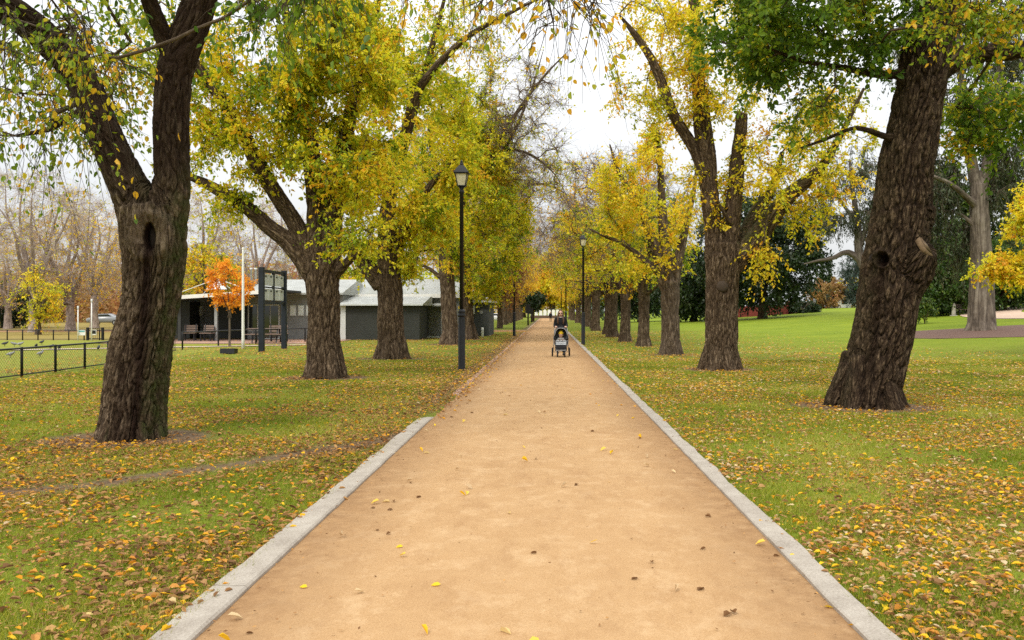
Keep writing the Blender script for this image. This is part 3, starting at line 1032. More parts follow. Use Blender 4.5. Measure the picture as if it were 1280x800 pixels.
HERO = [(-5.43, 11.5, .75), (5.6, 15.4, .85), (-5.54, 22, .8), (4.95, 25.2, .8), (-5.47, 31, .8), (4.76, 34, .7), (-4.95, 45, .9), (-4.8, 53, .9)]


def bare_mask(x, y):
    """1 where the soil is bare: worn track, rings round the trunks, drift strip beside the path"""
    x, y = np.asarray(x, float), np.asarray(y, float)
    nz = perlin(np.stack([x * 1.3, y * 1.3, x * 0], -1).reshape(-1, 3)).reshape(x.shape)
    n2 = perlin(np.stack([x * 5, y * 5, x * 0 + 4], -1).reshape(-1, 3)).reshape(x.shape)
    m = np.clip(1.2 - track_dist(x, y) / (.34 + .2 * nz + .10 * n2 + .16 * np.exp(-((x + 2.4) / .6) ** 2)), 0, 1)
    for hx, hy, r in HERO:
        dd = np.hypot((x - hx) * .85, y - hy) + n2 * .12 + nz * .2
        m = np.maximum(m, np.clip((r * 1.42 - dd) / .3, 0, 1))
    strip = np.clip(1.25 - np.abs(x - XL + .35 + nz * .2) / (.3 + .25 * nz), 0, 1) * sm((y - 11) / 6) * (x < XL + .1)
    return np.clip(np.maximum(m, strip * .85) + n2 * .15 * (m > .1), 0, 1)


def grid(xs, ys, zfun):
    X, Y = np.meshgrid(xs, ys)
    V = np.stack([X, Y, zfun(X, Y)], -1).reshape(-1, 3)
    n, m = len(xs), len(ys)
    i = (np.arange(m - 1)[:, None] * n + np.arange(n - 1)[None])
    return V, np.stack([i, i + 1, i + n + 1, i + n], -1).reshape(-1, 4)


xs = np.unique(np.concatenate([np.linspace(-14, 14, 281), np.linspace(-80, 100, 181), [-1500, -900, -500, -300, -200, -140, -110, 130, 170, 240, 350, 600, 1500]]))
ys = np.unique(np.concatenate([np.linspace(2, 26, 241), np.linspace(-10, 130, 141), [-300, -100, -40, 150, 180, 220, 280, 360, 500, 800, 1500, 3000]]))
V, Q = grid(xs, ys, lambda X, Y: gz(X, Y) - .035 * ((X > XL - .05) & (X < XR + .05)) * 0)
V[:, 2] += np.where(np.abs(V[:, 0] + .1) < 2.3, 0, .012 * perlin(V * .9) + .006 * perlin(V * 3.1)) * (V[:, 1] < 130)
a = Acc()
a.add(V, [Q], bare=bare_mask(V[:, 0], V[:, 1]))
t = NT('lawn_soil')
pos = t.n('NewGeometry').outputs['Position']
n1 = t.noise(pos, .35, 5, .6)
n2 = t.noise(pos, 3.5, 6, .65)
n3 = t.noise(pos, 28, 4, .7)
g = t.ramp(n1, [(.3, (.12, .15, .012)), (.5, (.185, .21, .017)), (.72, (.27, .275, .03))])
g2 = t.ramp(n2, [(.3, (.075, .11, .011)), (.55, (.15, .20, .015)), (.75, (.215, .24, .026))])
g = t.mix(.55, g, g2)
g = t.mix(.35, g, t.ramp(n3, [(.3, (.05, .085, .01)), (.7, (.24, .3, .03))]))
# the oval field at the left is drier; far right lawn is freshly green
sx = t.n('SeparateXYZ')
t.l(pos, sx.inputs[0])
field = t.math('MULTIPLY', t.math('LESS_THAN', sx.outputs[0], -14.2), t.math('LESS_THAN', sx.outputs[1], 51.5))
g = t.mix(t.math('MULTIPLY', field, .55), g, (.27, .27, .045))
farL = t.math('MULTIPLY', t.math('LESS_THAN', sx.outputs[0], -14.2), t.math('GREATER_THAN', sx.outputs[1], 51.5))
g = t.mix(t.math('MULTIPLY', farL, t.ramp(n2, [(.3, .35), (.6, .85)])), g, (.3, .2, .075))
lush = t.math('MULTIPLY', t.math('MULTIPLY', t.math('SUBTRACT', sx.outputs[0], 5.0), .1, True), t.math('MULTIPLY', t.math('SUBTRACT', sx.outputs[1], 32.0), .05, True))
g = t.mix(t.math('MULTIPLY', lush, t.ramp(n2, [(.3, .4), (.7, .8)])), g, t.ramp(n1, [(.3, (.15, .22, .013)), (.7, (.24, .29, .02))]))
soil = t.ramp(t.noise(pos, 14, 6, .7), [(.3, (.085, .055, .032)), (.55, (.17, .115, .07)), (.75, (.25, .175, .11))])
# matted brown leaf crumbs in the turf
cr = t.ramp(t.noise(pos, 5.5, 6, .75, .4), [(.52, 0), (.62, 1)])
fall = t.math('MULTIPLY', t.math('SUBTRACT', 1, lush), t.ramp(n1, [(.35, .25), (.6, .75)]))
g = t.mix(t.math('MULTIPLY', cr, fall), g, t.ramp(n3, [(.3, (.12, .07, .03)), (.7, (.3, .17, .05))]))
col = t.mix(t.attr('bare'), g, soil)
t.principled(col, .95, t.bump(n3, .7, .03), .1)
tag(link('ground', a.mesh('ground'), t.m), None, None, kind='structure')

# ------------------------------------------------------------------ sandy path
ys = np.concatenate([np.arange(-6, 40, .2), np.arange(40, 226, 1.0)])
u = np.linspace(0, 1, 15)
jl = np.where(ys > 14.0, .11 * perlin(np.stack([ys * .8, ys * 0, ys * 0], 1)) + .04 * perlin(np.stack([ys * 3, ys * 0, ys * 0 + 3], 1)), 0) * (ys < 36)
X = (XL + jl)[:, None] * (1 - u) + XR * u
Y = ys[:, None] + 0 * u
Z = .006 + .018 * np.sin(u * math.pi) + .004 * perlin(np.stack([X * 2, Y * 2, X * 0], -1).reshape(-1, 3)).reshape(X.shape)
n = len(u)
i = (np.arange(len(ys) - 1)[:, None] * n + np.arange(n - 1)[None])
a = Acc()
a.add(np.stack([X, Y, Z], -1).reshape(-1, 3), [np.stack([i, i + 1, i + n + 1, i + n], -1).reshape(-1, 4)])
t = NT('compacted_sand')
pos = t.n('NewGeometry').outputs['Position']
n1 = t.noise(t.mapping(pos, (1, .7, 1)), .9, 7, .66)
n2 = t.noise(pos, 6, 6, .7)
n3 = t.noise(pos, 90, 3, .8)
n4 = t.noise(pos, 320, 2, .8)
c = t.ramp(n1, [(.28, (.35, .19, .078)), (.48, (.44, .257, .114)), (.6, (.49, .305, .148)), (.74, (.56, .38, .21))])
c = t.mix(.4, c, t.ramp(n2, [(.3, (.33, .178, .074)), (.52, (.45, .268, .122)), (.7, (.58, .39, .21))]))
c = t.mix(.46, c, t.ramp(n3, [(.3, (.22, .118, .05)), (.5, (.44, .265, .118)), (.7, (.64, .44, .26))]))
c = t.mix(.30, c, t.ramp(n4, [(.3, (.16, .08, .035)), (.7, (.64, .44, .24))]))
n5 = t.noise(t.mapping(pos, (1, .8, 1)), 3.4, 9, .78)
c = t.mix(t.ramp(n5, [(.5, 0), (.68, .5)]), c, (.60, .42, .24))        # pale dusty scuffs
c = t.mix(t.ramp(t.noise(t.mapping(pos, (1.4, .5, 1), (0, 0, .2), (3, 7, 0)), 2.4, 9, .78), [(.5, 0), (.68, .42)]), c, (.27, .14, .06))
sx = t.n('SeparateXYZ')
t.l(pos, sx.inputs[0])
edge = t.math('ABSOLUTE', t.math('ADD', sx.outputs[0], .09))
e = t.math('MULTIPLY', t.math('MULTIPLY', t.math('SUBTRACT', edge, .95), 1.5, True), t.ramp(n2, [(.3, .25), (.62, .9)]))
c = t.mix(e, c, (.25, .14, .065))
h = t.math('ADD', t.math('MULTIPLY', n3, .6), t.math('MULTIPLY', n2, .7))
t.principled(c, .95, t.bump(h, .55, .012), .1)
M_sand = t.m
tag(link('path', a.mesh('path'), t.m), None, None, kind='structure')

a = Acc()                                            # path branching off to the left, and the one up the right bank
V, Q = grid(np.concatenate([np.arange(-60, -2, 1.0), [XL - .05]]), np.linspace(72.5, 81, 9), lambda X, Y: 0 * X + .005)
V[:, 1] += .5 * perlin(V * .35)
a.add(V, [Q])
tag(link('side_path', a.mesh('side_path'), M_sand), None, None, kind='structure')
a = Acc()
cl = np.array([(60, 44), (42, 50), (34, 58), (34, 66), (37.5, 74), (46, 84), (70, 96)], float)
P, _ = resample(np.column_stack([cl, 0 * cl[:, 0]]), np.ones(len(cl)), 1.0)
T = unit(np.gradient(P, axis=0))
Nn = np.stack([-T[:, 1], T[:, 0], 0 * T[:, 0]], 1)
u = np.linspace(-1, 1, 9)
V = (P[:, None] + Nn[:, None] * (u * 2.2)[None, :, None]).reshape(-1, 3)
V[:, 2] = gz(V[:, 0], V[:, 1]) + .035
i = (np.arange(len(P) - 1)[:, None] * 9 + np.arange(8)[None])
a.add(V, [np.stack([i, i + 9, i + 10, i + 1], -1).reshape(-1, 4)])
tag(link('bank_path', a.mesh('bank_path'), plain('pink_gravel', (.5, .36, .26), .95, .15, 3)), None, None, kind='structure')
a = Acc()                                            # paving before the pavilion
V, Q = grid(np.linspace(-24, -11.5, 26), np.linspace(45.6, 53, 9), lambda X, Y: 0 * X + .02)
V[:, 1] += np.where(V[:, 1] < 46, (V[:, 0] + 18) * -.02, 0)
a.add(V, [Q])
tag(link('pavement', a.mesh('pavement'), plain('brick_paving', (.36, .22, .16), .9, .25, 8)), None, None, kind='structure')
a = Acc()
V, Q = grid(np.linspace(-23, -11.5, 40), np.linspace(0, 1, 3), lambda X, Y: 0 * X + .03)
V[:, 1] = 40.3 + V[:, 1] * .9 + (V[:, 0] + 17.5) * .55
a.add(V, [Q])
tag(link('footpath', a.mesh('footpath'), plain('pale_concrete_path', (.52, .42, .33), .9, .12, 5)), None, None, kind='structure')
a = Acc()                                            # bark mulch round the gum tree
th = np.linspace(0, 2 * math.pi, 61)[:-1]
rr = np.linspace(0, 1, 9)
wob = 1 + .06 * np.sin(th * 3 + 1) + .04 * np.sin(th * 7)
V = np.stack([24.9 + np.outer(rr, np.cos(th) * 6.6 * wob), 48.6 + np.outer(rr, np.sin(th) * 4.6 * wob), np.zeros((9, 60))], -1).reshape(-1, 3)
V[:, 2] = gz(V[:, 0], V[:, 1]) + .02 + .05 * (1 - np.repeat(rr, 60))
i = np.arange(8)[:, None] * 60
j = np.arange(60)[None]
k = (j + 1) % 60
a.add(V, [np.stack([i + j, i + k, i + 60 + k, i + 60 + j], -1).reshape(-1, 4)])
tag(link('mulch_bed', a.mesh('mulch_bed'), plain('bark_mulch', (.13, .075, .055), .95, .5, 22, bump=.6)), None, None, kind='structure')

# ------------------------------------------------------------------ kerbs: flush concrete strips
t = NT('worn_concrete')
pos = t.n('NewGeometry').outputs['Position']
c = t.ramp(t.noise(pos, 4, 6, .65), [(.3, (.22, .185, .145)), (.55, (.335, .295, .24)), (.75, (.42, .38, .315))])
c = t.mix(.35, c, t.ramp(t.noise(pos, 60, 4, .8), [(.35, (.24, .2, .16)), (.6, (.56, .5, .43))]))
t.principled(c, .9, t.bump(t.noise(pos, 70, 4, .8), .4, .006), .2)
M_conc = t.m


def kerb(x0, x1, y0, y1, step, name='kerb', mat=None, outer=1, sink=False, high=.034):
    a = Acc()
    ys = np.arange(y0, y1 + step, step)
    zz = 0 * ys
    jo = -.02 + .035 * perlin(np.stack([ys * 1.1, zz, zz + x0], 1)) + .014 * perlin(np.stack([ys * 4.3, zz, zz + x0], 1))
    ji = .008 * perlin(np.stack([ys * 2.2, zz + 5, zz + x0], 1))
    xa, xb = (x0 + ji, x1 + jo) if outer > 0 else (x0 + jo, x1 + ji)
    top = high - (.075 * np.clip((ys - y1 + 1.2) / 1.2, 0, 1) if sink else 0) + .006 * perlin(np.stack([ys * 1.7, zz + 9, zz], 1))
    pr = [(xa, zz - .08), (xa, top - .008), (xa + .012, top), (xb - .014, top), (xb, top - .012), (xb, zz - .08)]
    V = np.stack([np.stack([p, ys, q], 1) for p, q in pr], 1).reshape(-1, 3)
    i = np.arange(len(ys) - 1)[:, None] * 6
    j = np.arange(5)[None]
    Q = np.stack([i + j, i + j + 1, i + 6 + j + 1, i + 6 + j], -1).reshape(-1, 4)
    a.add(V, [Q[:, ::-1], np.arange(6)[None], np.arange(6)[::-1][None] + (len(ys) - 1) * 6])
    tag(link(name, a.mesh(name, False), mat or M_conc), None, None, kind='structure')


for y0, y1 in ((-5, 3.9), (3.908, 8.6), (8.608, 13.7), (13.708, 19.2), (19.208, 27), (27.01, 36), (36.01, 60), (60.01, 110), (110.01, 225)):
    kerb(XR, XR + .19, y0, y1, .12 if y1 < 40 else .6)
for y0, y1 in ((-5, 5.2), (5.208, 9.75), (9.758, 14.5)):
    kerb(XL - .19, XL, y0, y1, .12, outer=-1, sink=y1 > 14)
M_brickedge = plain('brick_edging', (.40, .27, .2), .9, .25, 4)
for y0, y1 in ((17.5, 33.9), (33.91, 52), (52.01, 71), (82, 130), (130.01, 225)):
    kerb(XL - .12, XL, y0, y1, .3, mat=M_brickedge, outer=-1, high=.016)

# ------------------------------------------------------------------ grass blades and fallen leaves
rng = np.random.RandomState(11)


def scatter(n, y0, y1, pad=1.15, xmin=-40, xmax=40, power=0.0):
    """points inside the camera's wedge, with some margin either side; more of them near"""
    u = rng.uniform(0, 1, n)
    k = 2 - power
    y = (y0 ** k + u * (y1 ** k - y0 ** k)) ** (1 / k)
    lo, hi = -.66 * pad * y, .58 * pad * y
    x = lo + rng.uniform(0, 1, n) * (hi - lo)
    ok = (x > xmin) & (x < xmax)
    return x[ok], y[ok]


x, y = scatter(800000, 3.6, 30, power=1.25, xmin=-13)
off = (x < XL - .14 + .06 * perlin(np.stack([x * 0, y * 2.5, x * 0], 1))) | (x > XR + .145 + .05 * perlin(np.stack([x * 0, y * 2.5, x * 0 + 8], 1)))
dens = perlin(np.stack([x * .8, y * .8, x * 0], 1)) + .6 * perlin(np.stack([x * 3, y * 3, x * 0 + 2], 1))
ok = off & (rng.uniform(0, 1, len(x)) > bare_mask(x, y) * 1.15) & (dens > rng.uniform(-1.2, .25, len(x)))
x, y, dens = x[ok], y[ok], dens[ok]
n = len(x)
z = gz(x, y)
wide = .003 * np.maximum(1, y / 7)
hgt = rng.uniform(.022, .06, n) * (1 + .4 * np.clip(dens, -1, 1))
a0 = rng.uniform(0, 2 * math.pi, n)
sd = np.stack([np.cos(a0), np.sin(a0), a0 * 0], 1)
lean = rng.normal(size=(n, 2)) * .55
B = np.stack([x, y, z - .004], 1)
Vg = np.stack([B - sd * wide[:, None], B + sd * wide[:, None],
               B + np.stack([lean[:, 0] * hgt, lean[:, 1] * hgt, hgt], 1)], 1).reshape(-1, 3)
a = Acc()
hue = np.clip(.45 + .55 * perlin(np.stack([x * .5, y * .5, x * 0 + 7], 1)) + rng.normal(size=n) * .27, 0, 1)
a.add(Vg, [np.arange(n * 3).reshape(-1, 3)], rnd=np.repeat(hue, 3))
M_grass = leaf_mat('grass_blades', [(0, (.15, .20, .013)), (.45, (.285, .315, .02)), (.75, (.43, .41, .038)), (1, (.6, .5, .15))], .45)
tag(link('grass', a.mesh('grass', False), M_grass), 'short green grass of the park lawn', 'grass', kind='stuff')

LITTER = leaf_mat('fallen_leaves', [(0, (.09, .042, .018)), (.2, (.22, .115, .05)), (.42, (.40, .22, .095)), (.6, (.52, .30, .11)), (.72, (.6, .25, .03)), (.82, (.74, .40, .02)), (.93, (.8, .55, .03)), (.965, (.66, .50, .26)), (1, (.64, .49, .30))], .25, .06)


def fallen(x, y, size, hue, hexa, lift=.012, tilt=.17, crumple=1.0):
    n = len(x)
    a0 = rng.uniform(0, 2 * math.pi, n)
    D = np.stack([np.cos(a0), np.sin(a0), rng.normal(size=n) * tilt], 1)
    N = np.stack([rng.normal(size=n) * tilt * 1.6, rng.normal(size=n) * tilt * 1.6, np.ones(n)], 1)
    P = np.stack([x, y, gz(x, y) + lift + rng.uniform(0, .02, n)], 1)
    acc = Acc()
    leaf_geo(acc, rng, P, D, N, size, .55, hue, hexa, crumple)
    return acc


def litter_weight(x, y):
    w = .12 + 1.25 * np.clip(perlin(np.stack([x * .45, y * .45, x * 0 + 3], 1)) + .25, 0, 1) + .8 * np.clip(perlin(np.stack([x * 1.7, y * 1.7, x * 0 + 6], 1)), 0, 1)
    w *= np.where(x > 0, np.clip(1.35 - (x - 2) / 16 * np.clip(y / 28, .6, 1.5), 0, 1.2), np.clip(1.3 - (-x - 8) / 8, .12, 1.15))
    w = w + 2.2 * np.exp(-((x - XL + .5) / .55) ** 2) * sm((y - 7) / 8) + .5 * np.exp(-((track_dist(x, y) - .55) / .3) ** 2) * (x < XL)
    w = w * np.where((x < XL) & (y < 14), 1 - .72 * np.clip(1.1 - track_dist(x, y) / .38, 0, 1), 1)
    return w * 1.15 * np.where(y > 40, .8, 1)


x, y = scatter(460000, 3.6, 75, power=.95, xmin=-24, xmax=26)
w = litter_weight(x, y)
onpath = (x > XL - .02) & (x < XR + .02)
pw = .006 + .8 * np.exp(-((x - XL) / .2) ** 2) * sm((y - 12) / 6) + .05 * np.exp(-((x - XR) / .12) ** 2)
onkerb = ((x > XR) & (x < XR + .18)) | ((x < XL) & (x > XL - .18) & (y < 14.5))
w = np.where(onpath, pw * (y > 13), np.where(onkerb, .03 + .5 * np.exp(-((np.abs(x + .09) - 1.87) / .03) ** 2), w))
ok = rng.uniform(0, 1, len(x)) < w * .95
x, y = x[ok], y[ok]
n = len(x)
hue = np.clip(rng.beta(1.25, 1.25, n) * .86 + .05 + .14 * (x > 0) + .16 * perlin(np.stack([x * .6, y * .6, x * 0 + 1], 1)) + .14 * (rng.uniform(0, 1, n) > .8), 0, 1)
near = y < 18
a = fallen(x[near], y[near], .047 * rng.uniform(.4, 1.6, near.sum()), hue[near], True, .015, crumple=1.35)
b = fallen(x[~near], y[~near], .074 * rng.uniform(.45, 1.4, (~near).sum()), hue[~near], False, .022)
x, y = scatter(420000, 3.6, 32, power=1.25, xmin=-16, xmax=18)      # broken brown scraps between the leaves
w = litter_weight(x, y)
onp = (x > XL) & (x < XR)
w = np.where(onp, .006 + .35 * np.exp(-((x - XL) / .25) ** 2) * sm((y - 8) / 8) + .12 * np.exp(-((x - XR) / .2) ** 2) + .05 * np.exp(-((x - XL) / .3) ** 2), w)
ok = (rng.uniform(0, 1, len(x)) < w * .55) & ~((x > XR) & (x < XR + .15)) & ~((x < XL) & (x > XL - .15) & (y < 14))
x, y = x[ok], y[ok]
c = fallen(x, y, .026 * rng.uniform(.4, 1.5, len(x)) * np.where((x > XL) & (x < XR), .75, 1), np.clip(rng.beta(1.2, 1.8, len(x)) * .75, 0, 1), False, .008, crumple=1.5)
for q in c.v:
    q[:, 2] += np.where((q[:, 0] > XL) & (q[:, 0] < XR), .012, 0)
o = b.n
b.v += c.v
b.f += [f + o for f in c.f]
b.a['rnd'] += [(s0 + o, v) for s0, v in c.a['rnd']]
b.n += c.n
o = a.n
a.v += b.v
a.f += [f + o for f in b.f]
a.a['rnd'] += [(s0 + o, v) for s0, v in b.a['rnd']]
a.n += b.n
tag(link('leaf_litter', a.mesh('leaf_litter', False), LITTER), 'brown and yellow leaves fallen on the lawn', 'fallen leaves', kind='stuff')

# single leaves one could pick up from the open sand
KINDS_L = [('pale tan curled leaf lying on the open sandy path', 'pale tan leaves scattered on the path', 1.0, .07),
           ('bright yellow fallen leaf lying on the sandy path', 'yellow leaves scattered on the path', .93, .062),
           ('small dark brown leaf scrap lying on the sandy path', 'brown leaf scraps scattered on the path', .2, .05)]
for ki, (lab, grp, hu, szl) in enumerate(KINDS_L):
    protos = []
    for v in range(4):
        m = fallen(np.zeros(1), np.zeros(1), np.array([szl]), np.array([hu - .02 * v]), True, 0, crumple=1.7)
        vv = m.v[0] - m.v[0].mean(0)
        vv[:, 2] += -vv[:, 2].min()
        m.v[0] = vv
        me = m.mesh('fallen_leaf', False)
        me.materials.append(LITTER)
        protos.append(me)
    for q in range((38, 18, 26)[ki]):
        yy = 3.75 + 10.5 * rng.uniform() ** 1.2
        xx = rng.uniform(XL + .08, XR - .05) if rng.uniform() < .55 else (XR - abs(rng.normal()) * .4 if rng.uniform() < .6 else XL + abs(rng.normal()) * .35)
        xx = float(np.clip(xx, XL + .05, XR - .03))
        o = bpy.data.objects.new('fallen_leaf', protos[q % 4])
        C.objects.link(o)
        uu = (xx - XL) / (XR - XL)
        o.location = (xx, yy, .010 + .018 * math.sin(uu * math.pi))
        o.rotation_euler = (0, 0, rng.uniform(0, 6.28))
        s = rng.uniform(.75, 1.25)
        o.scale = (s, s, s)
        tag(o, lab, 'leaf', grp)
# ------------------------------------------------------------------ trees of the park beyond the avenue
def simple_tree(seed, name, label, cat, base, h, rx, leaf, bark, r=.35, fork=.3, n=120, lf=1.0, tw=8, lv=12, twl=1.0, leafsz=.3, zc=None, rz=None, limbs=5, spread=.6,
                droop=.25, twr=.012, hue=0, lean=0.0, group=None, shell=.4, gap=0.0, width=.62, tipr=.02, zmin=None, ry=None, trunks=1):
    t = Tree(seed)
    g = t.rng
    zc = zc or h * .6
    rz = rz or h * .42
    for k in range(trunks):
        ox, oy = (g.normal() * .5, g.normal() * .3) if trunks > 1 else (0, 0)
        t.limb([(ox * .3, oy * .3, -.1, r * 1.3), (ox * .6, oy * .6, h * .05, r), (ox + lean * .5, oy, h * fork * .6, r * .85), (ox * 2 + lean, oy, h * fork, r * .75)], noattach=.85)
        for q in range(limbs):
            a = 2 * math.pi * (q + g.uniform(-.3, .3)) / limbs + seed
            e = g.uniform(.7, 1.1) * spread * rx
            z0 = h * fork
            z1 = h * g.uniform(.75, .95)
            zz = [z0 - .2, z0 + (z1 - z0) * .35, z0 + (z1 - z0) * .7, z1]
            ee = [0, .45, .8, 1.0]
            t.limb([(ox * 2 + lean + math.cos(a) * e * q0 + g.normal() * .04 * rx, oy + math.sin(a) * e * q0 + g.normal() * .04 * rx, z, rr * r) for q0, z, rr in zip(ee, zz, (.55, .4, .22, .07))])
    t.crown((lean, 0, zc), (rx, ry or rx, rz), n, lf=lf, hue=hue, tw=tw, lv=lv, twl=twl, droop=droop, leaf=leafsz, shell=shell, gap=gap, zmin=zmin or h * .08)
    tr, cr = t.build((0, 0, 0), hexa=False, twr=twr, tipr=tipr, width=width)
    base = (base[0], base[1], float(gz(base[0], base[1])) - .03)
    o, _ = place_tree(name, label, cat, base, tr, cr, BARK[bark], LEAF[leaf], group)
    return o


def at(px, d):
    return ((px - VX) / F * d, d)


def re(o, px, d, rz, sc, label):
    p = at(px, d)
    return copy_tree(o, (*p, float(gz(*p)) - .03), rz, sc, label)


# left: bare grey trees beyond the oval, some with gold leaves left below
GB = 'bare trees beyond the oval'
b1 = simple_tree(41, 'bare_tree', 'tall bare grey tree at the far left beyond the oval fence', 'tree', at(42, 72), 13.5, 4.8, 'gold', 'twiggy', .38, .26, 230, lf=.05, tw=15, lv=8, twl=1.3, leafsz=.2, twr=.011, droop=-.12, group=GB, limbs=6, tipr=.016)
b2 = simple_tree(42, 'bare_tree', 'broad bare tree with golden lower leaves beyond the oval fence', 'tree', at(88, 76), 11.5, 5.0, 'amber', 'twiggy', .4, .22, 220, lf=.17, tw=15, lv=6, twl=1.2, leafsz=.2, twr=.011, droop=.1, group=GB, limbs=6, tipr=.016)
re(b1, 118, 88, 1.1, 1.05, 'bare grey tree rising just left of the nearest stained trunk')
re(b2, 10, 86, 2.0, .9, 'broad thinly leaved tree at the picture left edge')
re(b1, 250, 82, 2.7, .98, 'bare grey tree rising behind the pavilion roof, left of the orange sapling')
re(b1, 318, 95, 4.0, 1.05, 'bare grey tree rising behind the scoreboard')
re(b2, 175, 98, .7, 1.0, 'bare tree mostly hidden by the nearest stained trunk')
re(b1, 385, 100, 5.1, .95, 'bare grey tree behind the second left elm')
re(b1, -40, 96, 3.3, 1.0, 'bare grey tree cut by the picture left edge')
simple_tree(43, 'maple_tree', 'small golden tree low at the left beyond the oval fence', 'tree', at(48, 64), 4.8, 1.7, 'gold', 'grey', .2, .3, 46, lf=.7, leafsz=.17, group=None, twr=.01)
simple_tree(44, 'maple_tree', 'yellow olive tree behind the pavilion roof left end', 'tree', at(262, 78), 8.2, 3.0, 'lime', 'grey', .25, .3, 110, leafsz=.2, hue=.16, lf=.8)
simple_tree(45, 'maple_tree', 'yellow green tree between stained trunk and pavilion', 'tree', at(232, 88), 8.0, 2.6, 'lime', 'grey', .25, .3, 90, leafsz=.22, hue=.1)
simple_tree(46, 'evergreen_tree', 'dark broad evergreen low at the far left edge', 'tree', at(6, 92), 5.6, 4.6, 'dark', 'elm_dark', .4, .3, 120, leafsz=.28, zc=2.8, rz=2.6)
simple_tree(47, 'evergreen_tree', 'dark evergreen in the shade at the far left end of the avenue', 'tree', at(666, 150), 5.4, 2.2, 'dark', 'elm_dark', .3, .4, 60, leafsz=.34, zc=3.7, rz=1.3)
simple_tree(55, 'lime_tree', 'yellow green tree behind the dark shed roof', 'tree', at(470, 78), 9, 4.2, 'lime', 'grey', .3, .3, 140, leafsz=.24)
simple_tree(56, 'lime_tree', 'russet thinning tree right of the far dark building', 'tree', at(625, 88), 9, 3.0, 'rust', 'grey', .3, .35, 110, leafsz=.22, lf=.7, hue=.1)

# the small orange maple before the pavilion
simple_tree(48, 'maple_sapling', 'small bright orange maple sapling before the pavilion veranda', 'tree', at(287, 42), 4.25, 1.05, 'orange', 'gum', .055, .38, 70, lf=1, tw=6, lv=9, twl=.4, droop=.02, leafsz=.13, zc=3.0, rz=1.25, twr=.006, tipr=.008, limbs=5, spread=.55)

# right side
simple_tree(49, 'evergreen_tree', 'wide dark evergreen tree before the red wall', 'tree', at(953, 108), 15, 8.4, 'dark', 'elm_dark', .55, .2, 420, leafsz=.36, zc=8.6, rz=7.2, tw=10, lv=14, twl=1.4, gap=-.15, zmin=1.6, shell=.3)
simple_tree(50, 'evergreen_tree', 'dark evergreen tree between the second and third right elms', 'tree', at(868, 118), 10.5, 5.2, 'dark', 'elm_dark', .4, .2, 190, leafsz=.4, zc=5.6, rz=5, tw=9, lv=13, twl=1.4)
simple_tree(51, 'evergreen_tree', 'dark evergreen tree behind the third right elm', 'tree', at(800, 135), 9, 5.0, 'dark', 'elm_dark', .4, .2, 170, leafsz=.4, zc=5.2, rz=4, tw=9, lv=13, twl=1.4)
gum = dict(leafsz=.26, width=.34, droop=.7, bark='gum')


def gum_tree(seed, label, base, limbs, clumps, group=None, voxel=None):
    t = Tree(seed)
    for i, l in enumerate(limbs):
        t.limb(l, noattach=.8 if i == 0 else .25)
    for c, r, n in clumps:
        t.crown(c, r, n, lf=1, tw=9, lv=14, twl=1.0, droop=.9, leaf=.24, gap=.02, hue=.0)
    tr, cr = t.build(base, hexa=False, twr=.012, tipr=.02, width=.3, voxel=voxel, roots=6 if voxel else 0, amp=.025, furrow=3.2, rootr=.4)
    return place_tree('eucalyptus_tree', label, 'tree', base, tr, cr, BARK['gum'], LEAF['gum'], group)


d = 50
b = (*W(1227, 412, d)[:2], float(gz(*W(1227, 412, d)[:2])))
gum_tree(52, 'huge pale trunked gum tree standing in the mulch bed', b,
         [PL(d, (1227, 414, .8), (1227, 400, .74), (1227, 370, .68), (1227, 340, .62), (1226, 300, .55), (1224, 260, .5), (1223, 230, .46)),
          PL(d, (1223, 245, .36), (1214, 200, .3), (1206, 150, .24), (1200, 80, .16), (1196, 0, .08)),
          PL(d, (1224, 245, .34), (1236, 195, .28), (1242, 150, .22), (1250, 80, .15), (1262, 0, .07)),
          PL(d, (1222, 260, .2), (1195, 235, .15, 49), (1170, 222, .11, 48.5), (1140, 215, .05, 48)),
          PL(d, (1226, 290, .14), (1200, 268, .1), (1170, 262, .06), (1150, 250, .03))],
         [(W(1215, 60, 50), (4.6, 4, 4.2), 190), (W(1150, 230, 50.5), (2.2, 1.6, 3.0), 85), (W(1265, 220, 50.5), (2.0, 1.6, 3.0), 75), (W(1190, 300, 51.5), (1.8, 1.0, 1.4), 26)], voxel=.045)
d = 88
b = (*W(1092, 398, d)[:2], float(gz(*W(1092, 398, d)[:2])))
gum_tree(53, 'pale limbed gum tree seen left of the leaning trunk, with a drooping bough', b,
         [PL(d, (1094, 400, .6), (1092, 370, .5), (1084, 345, .46), (1074, 318, .42), (1072, 280, .34), (1066, 240, .22), (1062, 200, .1)),
          PL(d, (1078, 330, .34), (1066, 318, .3), (1055, 316, .26), (1040, 323, .2), (1022, 326, .12), (1005, 330, .05)),
          PL(d, (1074, 310, .3), (1090, 260, .22), (1100, 210, .1)),
          PL(d, (1072, 280, .2), (1050, 250, .14), (1035, 225, .06))],
         [(W(1065, 240, 88), (4.2, 3, 5.0), 150), (W(1040, 270, 86), (1.6, 1.4, 1.0), 10), (W(1120, 300, 89), (3.0, 2, 4), 60)])
simple_tree(57, 'cedar_tree', 'blue green cedar with layered boughs left of the leaning trunk', 'tree', at(1076, 150), 10, 3.8, 'cedar', 'elm_dark', .3, .75, 170, leafsz=.42, zc=5, rz=5.5, width=.25, tw=9, lv=14, twl=1.4, droop=.2)
cy = simple_tree(58, 'cypress_tree', 'slender dark cypress spire, left one of the pair above the tan shrub', 'tree', at(1027, 240), 11.5, .9, 'dark', 'elm_dark', .2, .3, 60, leafsz=.5, zc=6, rz=6, tw=8, lv=12, twl=.7, limbs=2, spread=.3, group='cypress spires above the tan shrub')
